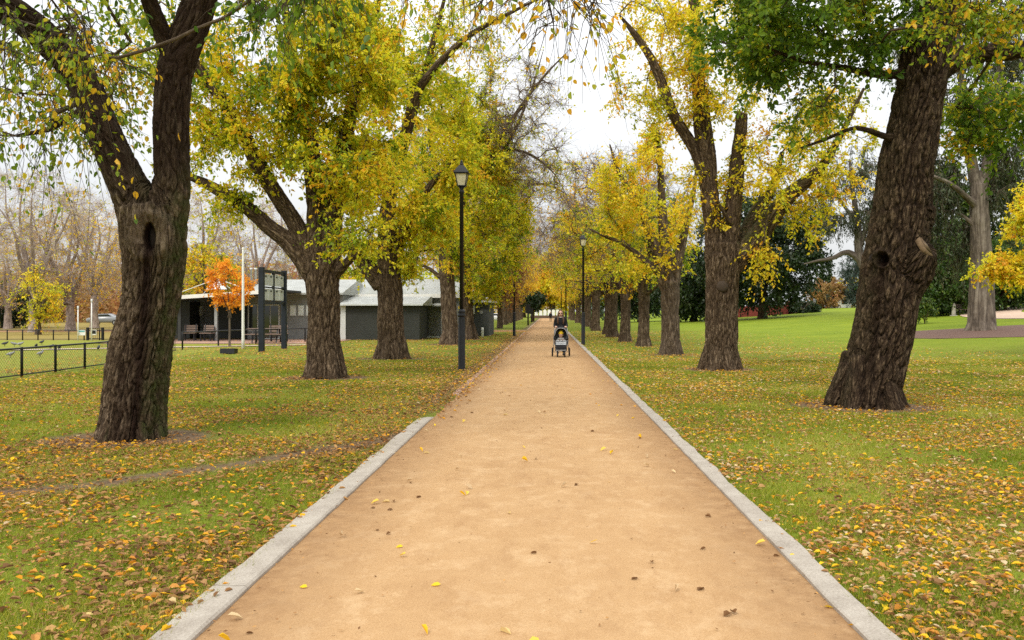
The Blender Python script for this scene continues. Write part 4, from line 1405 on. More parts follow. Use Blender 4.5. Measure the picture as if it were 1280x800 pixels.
re(cy, 1037, 240, 1.5, 1.02, 'slender dark cypress spire, right one of the pair above the tan shrub')
s1 = simple_tree(59, 'shrub', 'tan and orange round shrub in the distance left of the leaning trunk', 'shrub', at(1033, 150), 5.2, 3.2, 'rust', 'grey', .15, .2, 90, leafsz=.3, zc=2.7, rz=2.6, lf=1)
simple_tree(60, 'shrub', 'small glossy green shrub on the lawn right of the leaning trunk', 'shrub', at(1156, 62), 1.75, .75, 'shrub', 'grey', .05, .2, 60, leafsz=.15, zc=.95, rz=.85, twl=.35, tw=6, lv=9, twr=.006, tipr=.008)
simple_tree(61, 'shrub', 'low dark shrub beside the red wall right end', 'shrub', at(1005, 122), 2.3, 2.4, 'dark', 'grey', .1, .2, 60, leafsz=.3, zc=1.0, rz=1.2, twl=.7)
sh = simple_tree(62, 'evergreen_shrub', 'dark evergreen thicket just right of the leaning trunk', 'shrub', at(1172, 74), 6.2, 3.4, 'shrub', 'elm_dark', .25, .15, 220, leafsz=.24, zc=3.2, rz=3.1, tw=9, lv=13, twl=.9, hue=-.33, gap=-.1, group='evergreen thicket behind the gum tree')
for px, d, rz, s, lab in ((1212, 78, 1.2, 1.1, 'dark evergreen thicket directly behind the pale gum trunk'), (1255, 76, 2.5, 1.0, 'dark evergreen thicket at the top of the bank path'),
                          (1128, 84, 3.9, 1.05, 'dark evergreen thicket behind the leaning trunk'), (1295, 80, 5.0, 1.2, 'dark evergreen thicket at the picture right edge')):
    re(sh, px, d, rz, s, lab)
simple_tree(63, 'evergreen_tree', 'tall dark evergreen tree behind the gum, left of its pale trunk', 'tree', at(1168, 86), 15, 4.2, 'shrub', 'elm_dark', .35, .2, 220, leafsz=.34, zc=8.5, rz=6.5, tw=9, lv=13, twl=1.2, hue=-.25)
simple_tree(64, 'evergreen_tree', 'tall dark evergreen tree behind the gum, right of its pale trunk', 'tree', at(1268, 84), 14.5, 4.6, 'shrub', 'elm_dark', .35, .2, 220, leafsz=.34, zc=8, rz=6.5, tw=9, lv=13, twl=1.2, hue=-.15)
# golden maple reaching in at the right edge
t = Tree(65)
d = 33
bx, by = W(1340, 412, d)[:2]
t.limb([(bx, by, .1, .3), (bx, by, 1.2, .24), (bx - .1, by, 2.6, .22), (bx - .2, by, 4.0, .16), (bx - .3, by, 6.5, .08)], noattach=.3)
t.limb(PL(d, (1338, 360, .13), (1300, 345, .09, 32.5), (1260, 342, .05, 32), (1225, 345, .02, 32)), noattach=.2)
t.limb(PL(d, (1335, 300, .13), (1300, 270, .09, 32.5), (1265, 262, .04, 32)), noattach=.2)
t.crown(W(1262, 335, 32), (1.35, 1.1, .55), 46, tw=8, lv=13, twl=.6, droop=.2, leaf=.13, hue=.1, shell=.1, gap=-.3)
t.crown(W(1285, 265, 32), (1.1, 1.2, .9), 46, tw=8, lv=13, twl=.6, droop=.2, leaf=.13, hue=.0, shell=.1, gap=-.1)
t.crown(W(1345, 260, 33), (1.9, 1.8, 2.6), 70, tw=8, lv=12, twl=.7, droop=.2, leaf=.13, hue=0)
b = (bx, by, float(gz(bx, by)))
tr, cr = t.build(b, hexa=False, twr=.006)
place_tree('maple_tree', 'golden maple reaching in from the picture right edge before the gum', 'tree', b, tr, cr, BARK['elm_dark'], LEAF['gold'])

# end of the avenue: golden trees closing the view
ge = simple_tree(66, 'maple_tree', 'golden tree closing the far end of the path, left of its middle', 'tree', at(690, 244), 19, 7.0, 'gold', 'grey', .5, .12, 200, leafsz=.62, zc=10.5, rz=8.5, tw=9, lv=13, twl=2.0, hue=.12, twr=.02, gap=-.1, zmin=3.2, group='golden trees closing the avenue')
re(ge, 722, 250, 1.5, 1.1, 'golden tree closing the far end of the path, right of its middle')
re(ge, 655, 262, 3.0, 1.1, 'golden tree at the far end of the avenue behind the left elms')
re(ge, 752, 262, 4.4, 1.1, 'golden tree at the far end of the avenue behind the right elms')

# far woods that read as one mass
rng = np.random.RandomState(77)


def woods(name, label, spots, leaf, size, per, cat='woods'):
    a = Acc()
    for cx, cy, cz, rx, ry, rz in spots:
        n = per
        p = unit(rng.normal(size=(n, 3))) * rng.uniform(.55, 1, (n, 1)) ** .5
        p = p * np.array([rx, ry, rz]) * (1 + .3 * perlin(p * 3.1 + cx)[:, None]) + np.array([cx, cy, cz])
        p = p[p[:, 2] > .1]
        leaf_geo(a, rng, p, rng.normal(size=p.shape) + [0, 0, -.3], rng.normal(size=p.shape), size * rng.uniform(.6, 1.3, len(p)), .7, np.clip(.5 + .3 * rng.normal() + .2 * rng.normal(size=len(p)), 0, 1), False)
    tag(link(name, a.mesh(name, False), LEAF[leaf]), label, cat, kind='stuff')


woods('far_woods', 'far brown and rusty woods beyond the oval', [(rng.uniform(-120, -30), rng.uniform(125, 165), rng.uniform(2.5, 5.5), rng.uniform(5, 9), 5, rng.uniform(4, 7)) for _ in range(34)], 'rust', .6, 1500)
woods('far_hedge', 'dark far hedge closing the park beyond the lawn', [(x, 172 + rng.uniform(-6, 6), rng.uniform(1.5, 3.5) + float(gz(x, 172)), rng.uniform(4, 7), 4, rng.uniform(2.5, 4.5)) for x in np.arange(-130, 130, 5.5) if not (-12 < x < 12)], 'dark', .55, 900, 'hedge')
woods('far_treeline', 'far yellow green trees closing the park', [(x, 275 + rng.uniform(-12, 12), rng.uniform(5, 9) + float(gz(x, 172)), rng.uniform(7, 11), 6, rng.uniform(5, 8)) for x in np.arange(-170, 190, 9) if not (60 < x < 100)], 'lime', .9, 1100)
# ------------------------------------------------------------------ materials of built things
M_black = plain('black_paint', (.012, .012, .013), .45, .3, 5)
M_blue_black = plain('blue_black_steel', (.014, .018, .026), .5, .25, 4)
M_white = plain('white_paint', (.74, .73, .69), .55, .08, 3)
M_glass_cream = plain('frosted_lamp_glass', (.62, .58, .42), .25, .12, 8)
M_block = plain('grey_blockwork', (.21, .215, .205), .9, .1, 3, bump=.3)
M_dark = plain('charcoal_cladding', (.045, .048, .045), .75, .15, 3)
M_fascia = plain('pale_fascia', (.55, .57, .55), .6, .1, 2)
M_win = plain('pale_window_glass', (.62, .66, .64), .15, .1, 2, spec=.6)
M_dglass = plain('dark_glass', (.02, .025, .025), .06, .2, 1, spec=.8)
M_steelpost = plain('galvanised_steel', (.36, .37, .37), .45, .15, 8, metal=.6)
M_wood = plain('weathered_timber', (.2, .145, .115), .85, .25, 9)
M_red = plain('red_brick_wall', (.24, .05, .04), .9, .2, 3)


def corrugated(name, col, axis=0, scale=9.0):
    t = NT(name)
    pos = t.n('NewGeometry').outputs['Position']
    wv = t.n('TexWave', wave_type='BANDS', bands_direction='XYZ'[axis])
    wv.inputs['Scale'].default_value = scale
    t.l(pos, wv.inputs['Vector'])
    f = t.noise(pos, 1.2, 4)
    c = t.ramp(f, [(.3, tuple(q * .85 for q in col)), (.7, tuple(q * 1.12 for q in col))])
    t.principled(c, .65, t.bump(wv.outputs['Fac'], .5, .03), .3)
    return t.m


M_corr_dark = corrugated('dark_corrugated_steel', (.045, .047, .042))
M_corr_pale = corrugated('pale_corrugated_roofing', (.40, .41, .385))


def p1(name, fn, mat, parent, smooth=False):
    a = Acc()
    fn(a)
    return part(name, a.mesh(name, smooth), mat, parent)


# ------------------------------------------------------------------ lamp posts
def lamp_post(label, x, y):
    t = thing('lamp_post', label, 'lamp post', (x, y, 0), 0, 'lamp posts beside the path')
    p1('base', lambda a: lathe(a, [(.115, -.1), (.115, .05), (.1, .09), (.1, 1.48), (.085, 1.54)], n=12), M_black, t, True)
    c = p1('collar', lambda a: lathe(a, [(.085, 1.5), (.118, 1.53), (.118, 1.57), (.09, 1.6), (.108, 1.64), (.108, 1.68), (.062, 1.73)], n=14), M_black, t, True)
    p1('pole', lambda a: lathe(a, [(.062, 1.7), (.056, 5.0), (.075, 5.02), (.075, 5.07), (.045, 5.12), (.1, 5.2)], n=12), M_black, t, True)
    q = math.pi / 4
    p1('lantern_glass', lambda a: lathe(a, [(.145, 5.22), (.235, 5.55)], n=4, rot=q), M_glass_cream, t)

    def fr(a):
        for k in range(4):
            th = q + k * math.pi / 2
            tube(a, [(.15 * math.cos(th), .15 * math.sin(th), 5.2), (.24 * math.cos(th), .24 * math.sin(th), 5.56)], .014, 6)
        lathe(a, [(.165, 5.195), (.165, 5.225)], n=4, rot=q)
        lathe(a, [(.262, 5.548), (.262, 5.575)], n=4, rot=q)
    p1('lantern_frame', fr, M_black, t)
    rf = p1('lantern_roof', lambda a: lathe(a, [(.3, 5.565), (.3, 5.585), (.2, 5.7), (.09, 5.8), (.06, 5.82), (.075, 5.84), (.06, 5.87)], n=4, rot=q), M_black, t)
    p1('finial', lambda a: lathe(a, [(.02, 5.86), (.035, 5.89), (.035, 5.91), (.012, 5.95)], n=10), M_black, rf, True)
    return t


lp = lamp_post('nearest black lamp post, on the left edge of the path before the dark shed', -2.42, 24.9)
for x, y, lab in ((1.8, 44, 'black lamp post on the right edge of the path beside the person with the pram'),
                  (-2.25, 60, 'second black lamp post on the left edge of the path'),
                  (1.7, 80, 'farther black lamp post on the right, behind the person with the pram'),
                  (1.95, 122, 'farthest black lamp post on the right edge of the path')):
    copy_tree(lp, (x, y, 0), 0, .95 if y < 100 else .93, lab)
for x, y, h, lab in ((-2.35, 108, 2.6, 'black marker post, nearer one, left of the far end of the path'), (-2.5, 140, 2.3, 'black marker post, farther one, left of the far end of the path')):
    t = thing('marker_post', lab, 'post', (x, y, 0))
    p1('post', lambda a: lathe(a, [(.1, -.05), (.1, h * .55), (.085, h * .57)], n=10), M_black, t, True)
    p1('sign_plate', lambda a: box(a, -.28, .28, -.04, .04, h * .57, h, bev=.02), M_black, t)


# ------------------------------------------------------------------ fences
def fence(label, pts, spacing, h, name='oval_fence', mesh=True, skip_bottom=False, thick=.035):
    pts = np.array(pts, float)
    t = thing(name, label, 'fence', (pts[0][0], pts[0][1], 0))
    org = np.array([pts[0][0], pts[0][1], 0])
    S = np.concatenate([[0], np.cumsum(np.hypot(*np.diff(pts, axis=0).T))])
    pos = lambda s: np.array([np.interp(s, S, pts[:, 0]), np.interp(s, S, pts[:, 1])]) - org[:2]
    me = None
    for s in np.arange(0, S[-1] + .01, spacing):
        x, y = pos(s)
        if me is None:
            a = Acc()
            lathe(a, [(thick, -.1), (thick, h - .01), (thick * .7, h + .005)], n=8)
            me = a.mesh('post')
            me.materials.append(M_black)
        o = bpy.data.objects.new('post', me)
        C.objects.link(o)
        o.parent = t
        o.location = (x, y, 0)
    P = pts - org[:2]
    p1('top_rail', lambda a: tube(a, [(x, y, h - .03) for x, y in P], .026, 8), M_black, t)
    if not skip_bottom:
        p1('bottom_rail', lambda a: tube(a, [(x, y, .06) for x, y in P], .018, 6), M_black, t)
    if mesh:
        a = Acc()
        step = .11
        ss = np.arange(-h, S[-1], step)
        for sg in (1, -1):
            for s in ss:
                s0, s1 = (s, s + h) if sg > 0 else (s + h, s)
                e0, e1 = np.clip(s0, 0, S[-1]), np.clip(s1, 0, S[-1])
                z0 = .06 + (h - .1) * abs(e0 - s0) / h
                z1 = h - .04 - (h - .1) * abs(e1 - s1) / h
                tube(a, [(*pos(e0), z0), (*pos(e1), z1)], .0025, 3)
        part('wire_mesh', a.mesh('wire_mesh', False), M_black, t)
    return t


fence('near black wire mesh fence of the oval, left of the stained trunk', [(-13.15, 14), (-13.3, 22), (-13.5, 26.5), (-14.1, 31), (-15.4, 36.5)], 1.66, .76, mesh=True)
fence('far black fence across the back of the oval', [(-46, 51.5), (-22.8, 51.5)], .9, .62, mesh=False)
fence('black handrail fence before the pavilion paving', [(-16, 38.6), (-15.7, 42), (-15.1, 45.2), (-12.3, 50)], 3.42, .78, name='handrail_fence', mesh=False, skip_bottom=True, thick=.04)

for px, d, h, lab in ((97.5, 51, 2.0, 'tall pale pole at the far oval fence, left one of two'), (114.5, 50.4, 2.4, 'tall pale pole at the far oval fence, right one of two')):
    x, y = at(px, d)
    t = thing('goal_post', lab, 'pole', (x, y, 0))
    p1('pole', lambda a: lathe(a, [(.035, -.1), (.03, h - .2)], n=8), M_white, t, True)
    p1('cap', lambda a: lathe(a, [(.035, h - .2), (.05, h - .16), (.05, h)], n=8), M_fascia, t, True)
for px, w, z0, z1, mt, lab in ((102.5, .2, .3, .6, M_win, 'small white and teal notice on the far oval fence'), (117, .16, .32, .62, M_white, 'small white notice on the black gate of the oval')):
    x, y = at(px, 51.1)
    t = thing('notice', lab, 'notice', (x, y, 0))
    p1('plate', lambda a: box(a, -w, w, -.02, .02, z0, z1, bev=.008), M_white, t)
    p1('panel', lambda a: box(a, -w * .85, w * .85, -.03, -.022, z0 + (z1 - z0) * (.65 if mt is M_win else .2), z1 - .03), plain('teal_print', (.1, .35, .36), .5) if mt is M_win else M_black, t)
a = None
x, y = at(119, 51.3)
t = thing('oval_gate', 'black gate in the far oval fence beside the pale pole', 'gate', (x, y, 0))
p1('post', lambda a: box(a, -.5, -.38, -.06, .06, 0, .75, bev=.01), M_black, t)
p1('post', lambda a: box(a, .38, .5, -.06, .06, 0, .75, bev=.01), M_black, t)
p1('gate_frame', lambda a: (tube(a, [(-.36, 0, .1), (-.36, 0, .7), (.36, 0, .7), (.36, 0, .1), (-.36, 0, .1)], .02, 6), [tube(a, [(q, 0, .1), (q, 0, .7)], .01, 5) for q in (-.24, -.12, 0, .12, .24)]), M_black, t)

# birds on the oval
M_bird = plain('grey_feathers', (.05, .05, .055), .8, .4, 20)
M_birdw = plain('pale_feathers', (.26, .26, .26), .8, .3, 20)
BL = ['grey bird on the oval nearest the picture left edge', 'first dark bird of the close pair behind the fence top rail', 'second dark bird of the close pair behind the fence top rail',
      'pale bird low on the oval, left of the first fence post', 'dark bird on the oval just right of the first fence post', 'pale bird standing right of the first fence post, nearer than the rest',
      'dark bird farthest out on the oval grass', 'dark bird between the first and second fence posts', 'dark bird beside the second fence post', 'dark bird on the oval nearest the stained trunk']
BP = [(6, 433, 0), (18, 433.5, 1), (25, 433.5, 1), (13, 447.5, 1), (45, 436, 0), (50, 446.5, 1), (52, 431, 0), (63, 437, 0), (74, 438.5, 0), (123, 438.5, 0)]
for i, ((px, py, w), lab) in enumerate(zip(BP, BL)):
    dd = F * H / (py - VY)
    t = thing('bird', lab, 'bird', (*at(px, dd), 0), rg.uniform(0, 6.28), 'birds feeding on the oval')
    s = .95

    def body(a):
        for P, R in (([(-.17, 0, .13), (-.06, 0, .15), (.05, 0, .165), (.11, 0, .2), (.145, 0, .235)], [.012, .055, .06, .042, .032]), ([(.14, 0, .235), (.19, 0, .225)], [.02, .004]),
                     ([(.0, .025, .12), (0, .03, .0)], [.01, .007]), ([(.0, -.025, .12), (0, -.03, .0)], [.01, .007])):
            V, fs, _ = sweep(np.array(P) * s, np.array(R) * s, 8, cap=True)
            a.add(V, fs)
    p1('body', body, M_birdw if w else M_bird, t, True)


# ------------------------------------------------------------------ scoreboard
t = thing('scoreboard', 'black framed scoreboard of eight grey panels on two dark posts', 'scoreboard', (-11.78, 36.3, 0))
p1('post', lambda a: box(a, -.11, .11, -.1, .1, -.1, 3.5, bev=.02), M_blue_black, t)
p1('post', lambda a: box(a, -.11, .11, 3.0, 3.2, -.1, 3.5, bev=.02), M_blue_black, t)
p1('frame', lambda a: (box(a, -.06, .06, .102, 2.998, 3.3, 3.42), box(a, -.06, .06, .102, 2.998, 1.98, 2.1), box(a, -.05, .05, 1.5, 1.6, 2.102, 3.298), box(a, -.05, .05, .102, 1.498, 2.66, 2.72), box(a, -.05, .05, 1.602, 2.998, 2.66, 2.72)), M_blue_black, t)
M_panel = plain('scoreboard_panel', (.44, .45, .42), .6, .12, 2)
for k in range(4):
    for r in range(2):
        y0 = (.16, .85, 1.64, 2.33)[k]
        z0 = (2.15, 2.76)[r]
        hh = .48
        pp = p1('panel', lambda a: box(a, -.03, .03, y0, y0 + .6, z0, z0 + hh, bev=.005), M_panel, t)
        p1('caption', lambda a: box(a, .033, .038, y0 + .18, y0 + .42, z0 + hh - .12, z0 + hh - .06), M_dark, pp)

t = thing('flagpole', 'slim white flagpole standing between the orange sapling and scoreboard', 'flagpole', (-13.65, 39.5, 0))
p1('pole', lambda a: lathe(a, [(.075, -.1), (.07, .4), (.05, 4.4), (.045, 4.45)], n=10), M_white, t, True)
p1('finial', lambda a: ball(a, (0, 0, 4.49), .06), M_white, t, True)
t = thing('ground_light', 'low black floodlight box on the grass before the orange sapling', 'floodlight', (*at(286, 34.5), 0))
p1('housing', lambda a: prism(a, [(-.2, .03), (.2, .03), (.22, .2), (-.17, .23)], 0, -.28, .28), M_black, t)
p1('bracket', lambda a: box(a, -.08, .08, -.08, .08, 0, .05), M_black, t)


# ------------------------------------------------------------------ seats and table before the pavilion
def bench(label, x, y, rz, hw=.36):
    t = thing('bench', label, 'bench', (x, y, .02), rz, 'benches on the pavilion paving')
    p1('seat', lambda a: [box(a, -hw, hw, q, q + .11, .42, .46, bev=.01) for q in (-.25, -.12, .01, .14)], M_wood, t)
    p1('backrest', lambda a: [prism(a, [(.27 + q * .25, .52 + q), (.31 + q * .25, .52 + q), (.33 + q * .25, .62 + q), (.29 + q * .25, .62 + q)], 0, -hw, hw) for q in (0, .13, .26)], M_wood, t)
    for sx_ in (-hw + .05, hw - .11):
        p1('leg', lambda a: box(a, sx_, sx_ + .06, -.22, -.16, 0, .418), M_black, t)
        p1('leg', lambda a: prism(a, [(.2, 0), (.26, 0), (.27, .4), (.42, .95), (.37, .95), (.2, .4)], 0, sx_, sx_ + .06), M_black, t)
    return t


bench('timber bench on the paving under the veranda, left one of two', *at(237, 50), .15)
bench('timber bench on the paving under the veranda, right one of two', *at(259, 49.6), -.1)
bench('timber bench on the paving right of the picnic table', *at(349, 49), .4, .5)
t = thing('picnic_table', 'timber picnic table with a white pipe rail behind the scoreboard posts', 'picnic table', (*at(333, 47), .02), .1)
p1('tabletop', lambda a: [box(a, -.95, .95, q, q + .13, .72, .76, bev=.01) for q in (-.36, -.21, -.06, .09, .24)], M_wood, t)
for q in (-.78, .55):
    p1('bench_plank', lambda a: box(a, -.95, .95, q, q + .24, .43, .47, bev=.01), M_wood, t)
for q in (-.65, .6):
    p1('leg', lambda a: prism(a, [(-.62, 0), (-.54, 0), (-.2, .718), (-.28, .718)], 0, q, q + .06), M_black, t)
    p1('leg', lambda a: prism(a, [(.54, 0), (.62, 0), (.28, .718), (.2, .718)], 0, q, q + .06), M_black, t)
    p1('crossbar', lambda a: box(a, q + .062, q + .1, -.76, .76, .36, .428), M_black, t)

# ------------------------------------------------------------------ pavilion
t = thing('pavilion', 'grey block sports pavilion with a white edged veranda roof', 'pavilion', (-17, 53, 0))
O = np.array([-17, 53, 0])


def bx(a, x0, x1, y0, y1, z0, z1, **k):
    box(a, x0 + 17, x1 + 17, y0 - 53, y1 - 53, z0, z1, **k)


p1('wall', lambda a: (bx(a, -18.05, -12.3, 53, 60, 0, 2.68), bx(a, -24.4, -18.052, 56, 60, 0, 2.55)), M_block, t)
p1('dark_wall', lambda a: (bx(a, -24, -22.1, 54.4, 55.998, .02, 2.3), bx(a, -20.9, -18.06, 54.8, 55.998, .02, 2.3)), M_dark, t)
for px in (230.5, 240.5, 248.5):
    x = (px - VX) / F * 55.9
    if -22.05 < x - .2 and x + .2 < -20.95:
        pass
    f = p1('window', lambda a: bx(a, x - .22, x + .22, 55.93, 55.997, 1.42, 2.05), M_fascia, t)
    p1('pane', lambda a: bx(a, x - .17, x + .17, 55.9, 55.927, 1.47, 2.0), M_win, f)
for px in (355.5, 366.5, 376.5, 386.5, 396):
    x = (px - VX) / F * 53
    f = p1('window', lambda a: bx(a, x - .19, x + .19, 52.95, 52.998, 1.42, 2.06), M_fascia, t)
    p1('pane', lambda a: bx(a, x - .15, x + .15, 52.92, 52.947, 1.48, 2.02), M_win, f)
f = p1('door', lambda a: bx(a, -17.2, -16.1, 52.94, 52.998, .02, 2.1), M_fascia, t)
p1('pane', lambda a: (bx(a, -17.12, -16.69, 52.9, 52.937, .1, 2.02), bx(a, -16.62, -16.18, 52.9, 52.937, .1, 2.02)), M_dglass, f)
f = p1('window', lambda a: bx(a, -18.0, -17.4, 52.94, 52.998, .5, 2.1), M_fascia, t)
p1('pane', lambda a: bx(a, -17.94, -17.46, 52.9, 52.937, .56, 2.04), M_dglass, f)


def vroof(a):
    pr = [(-23.4, 2.22), (-14.7, 2.78), (-14.7, 2.9), (-23.4, 2.34)]
    prism(a, [(x + 17, z) for x, z in pr], 1, 49.3 - 53, 52.6 - 53)
    prism(a, [(x + 17, z) for x, z in [(-24.6, 2.56), (-18.06, 2.56), (-18.06, 2.66), (-24.6, 2.66)]], 1, 52.61 - 53, 60.2 - 53)


p1('veranda_roof', vroof, M_dark, t)
p1('fascia', lambda a: prism(a, [(x + 17, z) for x, z in [(-23.45, 2.19), (-14.65, 2.75), (-14.65, 2.96), (-23.45, 2.40)]], 1, 49.2 - 53, 49.297 - 53), M_white, t)
for px in (225, 270.5):
    x = (px - VX) / F * 50
    p1('column', lambda a: bx(a, x - .09, x + .09, 49.9, 50.08, 0, 2.24 + (x + 23.4) * .0644, bev=.015), M_dark if px < 240 else M_steelpost, t)
p1('roof', lambda a: (prism(a, [(52.55 - 53, 2.69), (52.55 - 53, 2.80), (57 - 53, 3.75), (61 - 53, 2.8), (61 - 53, 2.69)], 0, -18.2 + 17, -12.2 + 17)), M_corr_pale, t)
for px in (314, 319.5):
    x = (px - VX) / F * 55
    p1('vent_pipe', lambda a: lathe(a, [(.06, 2.7), (.06, 4.3), (.09, 4.31), (.09, 4.4)], org=(x + 17, 2, 0), n=8), M_white, t, True)
# the stayed sail over the veranda
x, y = at(271, 50)
t = thing('shade_sail', 'small white peaked shade sail stayed by cables over the veranda roof', 'shade sail', (x, y, 2.55))
p1('canopy', lambda a: lathe(a, [(.62, .38), (.36, .62), (.16, .86), (.08, .98), (.1, 1.0), (.06, 1.06)], n=8), M_white, t)
p1('mast', lambda a: tube(a, [(0, 0, -.12), (0, 0, .98)], .04, 8), M_steelpost, t)
for q in ((-2.35, -.5, .02), (2.2, -.5, .28), (-1.0, .5, .1), (1.0, .3, .2)):
    p1('cable', lambda a: tube(a, [(0, 0, .99), q], .022, 5), M_white, t)

# ------------------------------------------------------------------ shed, hall behind it, and the far dark block
t = thing('shed', 'dark corrugated shed with a pale sloping roof behind the third left elm', 'shed', (-10, 52, 0))


def bs(a, x0, x1, y0, y1, z0, z1, **k):
    box(a, x0 + 10, x1 + 10, y0 - 52, y1 - 52, z0, z1, **k)


p1('wall', lambda a: bs(a, -11.9, -7.55, 52, 56, 0, 2.04), M_corr_dark, t)
p1('corner_panel', lambda a: bs(a, -12.28, -11.903, 51.95, 52.9, 0, 2.04), M_fascia, t)
p1('roof', lambda a: prism(a, [(51.7 - 52, 2.045), (51.7 - 52, 2.1), (55.3 - 52, 2.62), (56 - 52, 2.62), (56 - 52, 2.045)], 0, -12.3 + 10, -7.3 + 10), M_corr_pale, t)
p1('gutter', lambda a: bs(a, -12.3, -7.3, 51.6, 51.697, 2.03, 2.11), M_fascia, t)
t = thing('hall', 'hall with a pale gabled roof rising behind the dark shed', 'hall', (-9, 58, 0))
p1('wall', lambda a: box(a, -3.2, 3.6, -1.8, 6, 0, 2.62), M_block, t)
p1('roof', lambda a: prism(a, [(-2.1, 2.63), (-2.1, 2.78), (2.0, 3.9), (6.2, 2.78), (6.2, 2.63)], 0, -3.4, 3.8), M_corr_pale, t)
p1('gable', lambda a: prism(a, [(-2.6, 2.8), (0.2, 2.8), (-1.2, 3.95)], 1, -2.2, 1.8), M_fascia, t)
p1('fascia', lambda a: box(a, -3.45, 3.85, -2.2, -2.103, 2.55, 2.79), M_white, t)
t = thing('porch', 'small porch with a pale sloped roof and dark door right of the shed', 'porch', (-7.2, 57, 0))
p1('door', lambda a: box(a, -.55, .35, 1.0, 1.1, .1, 2.0), M_dark, t)
p1('roof', lambda a: prism(a, [(-1.6, 2.02), (-1.6, 2.1), (1.4, 2.62), (1.4, 2.5)], 0, -.75, .95), M_corr_pale, t)
p1('column', lambda a: box(a, .5, .6, -1.4, -1.3, 0, 2.05), M_steelpost, t)
p1('column', lambda a: box(a, -.45, -.36, -1.4, -1.3, 0, 2.05), M_steelpost, t)
p1('step', lambda a: box(a, -.6, .8, -1.5, 1.0, 0, .12, bev=.02), M_fascia, t)
t = thing('amenities_block', 'low dark grey block building left of the second left lamp post', 'building', (-5.8, 60, 0))
p1('wall', lambda a: box(a, -1.9, 1.8, .1, 6, 0, 2.3), plain('dark_blockwork', (.07, .075, .075), .9, .12, 4, bump=.3), t)
p1('roof', lambda a: box(a, -2.1, 2.1, -.3, 6.3, 2.302, 2.42), M_fascia, t)
f = p1('window', lambda a: box(a, .62, .86, .04, .098, 1.5, 2.1), M_fascia, t)
p1('pane', lambda a: box(a, .65, .83, .01, .037, 1.54, 2.06), M_win, f)
p1('vent', lambda a: box(a, 1.2, 1.4, .04, .098, 1.55, 1.75), M_steelpost, t)
t = thing('bollard', 'short white bollard before the dark grey block building', 'bollard', (*at(603, 58), 0))
p1('post', lambda a: lathe(a, [(.09, -.05), (.09, .58), (.07, .64)], n=10), M_white, t, True)
p1('band', lambda a: lathe(a, [(.094, .44), (.094, .52)], n=10), M_fascia, t, True)

# ------------------------------------------------------------------ right distance
t = thing('red_wall', 'low dark red wall with a corner behind the wide dark evergreen', 'wall', (0, 0, 0))
for (x0, y0), (x1, y1), h in (((26.8, 126), (33.2, 122), 1.55), ((33.2, 122), (35.9, 127), 1.7)):
    a = Acc()
    ln = math.hypot(x1 - x0, y1 - y0)
    g0 = float(gz(x0, y0))
    box(a, .02, ln - .02, -.15, .15, g0 - .4, g0 + h, rz=math.atan2(y1 - y0, x1 - x0), org=(x0, y0, 0))
    part('wall_panel', a.mesh('wall_panel', False), M_red, t)
    a = Acc()
    box(a, -.02, ln, -.19, .19, g0 + h + .003, g0 + h + .09, rz=math.atan2(y1 - y0, x1 - x0), org=(x0, y0, 0))
    part('coping', a.mesh('coping', False), M_red, t)

x, y = at(1192, 72)
t = thing('stone_marker', 'pale upright rounded stone on the lawn left of the gum trunk', 'stone', (x, y, float(gz(x, y)) - .05), .3)


def stone(a):
    V, fs, _ = sweep([(0, 0, 0), (0, 0, .3), (.01, 0, .65), (.03, 0, .88), (.035, 0, 1.02), (.03, 0, 1.1)], [.2, .19, .165, .15, .11, .03], 14, cap=True)
    V *= [1, .6, 1]
    a.add(V + .018 * perlin(V * 5)[:, None], fs)


M_stone = plain('pale_sandstone', (.42, .39, .33), .9, .2, 8)
p1('shaft', stone, M_stone, t, True)
p1('plinth', lambda a: box(a, -.26, .26, -.18, .18, 0, .12, bev=.03), M_stone, t)
x, y = at(1203, 73)
bb = bench('dark slatted bench between the pale stone and the gum trunk', x, y, .5, .7)
bb.location.z = float(gz(x, y))
bb['group'] = 'benches by the thicket'
x, y = at(1053, 158)
t = thing('white_kiosk', 'tiny white kiosk far away beyond the lawn, left of the leaning trunk', 'kiosk', (x, y, float(gz(x, y))))
p1('wall', lambda a: box(a, -1.2, 1.2, -1, 1, 0, 1.9), M_white, t)
p1('roof', lambda a: prism(a, [(-1.5, 1.9), (1.5, 1.9), (0, 3.1)], 1, -1.2, 1.2), plain('pink_roof', (.5, .28, .22), .8), t)
p1('window', lambda a: box(a, -.5, .5, -1.05, -1.003, .7, 1.5), M_dglass, t)
x, y = at(1041, 150)
t = thing('statue', 'small white statue on a plinth far beyond the lawn', 'statue', (x, y, float(gz(x, y))))
p1('plinth', lambda a: box(a, -.4, .4, -.4, .4, 0, .7, bev=.05), M_white, t)
p1('figure', lambda a: lathe(a, [(.2, .7), (.26, 1.0), (.16, 1.35), (.27, 1.6), (.1, 1.8), (.14, 1.95), (.06, 2.1)], n=10), M_dark, t, True)

# white arched screen at the end of the path
t = thing('arched_screen', 'white arched screen wall closing the far end of the path', 'screen wall', (-1.2, 228, 0))
p1('base_wall', lambda a: box(a, -3.2, 4.6, -.2, .2, 0, .75), plain('brown_plinth', (.12, .075, .05), .9), t)
for k in range(7):
    x0 = -3.1 + k * 1.1
    th = np.linspace(0, math.pi, 9)
    p1('arch_panel', lambda a: prism(a, [(x0, .76), (x0 + .82, .76)] + [(x0 + .41 + .41 * math.cos(q), 1.9 + .41 * math.sin(q)) for q in th], 1, -.1, .1), M_white, t)
p1('cap_rail', lambda a: box(a, -3.2, 4.6, -.15, .15, 2.34, 2.45), M_dark, t)


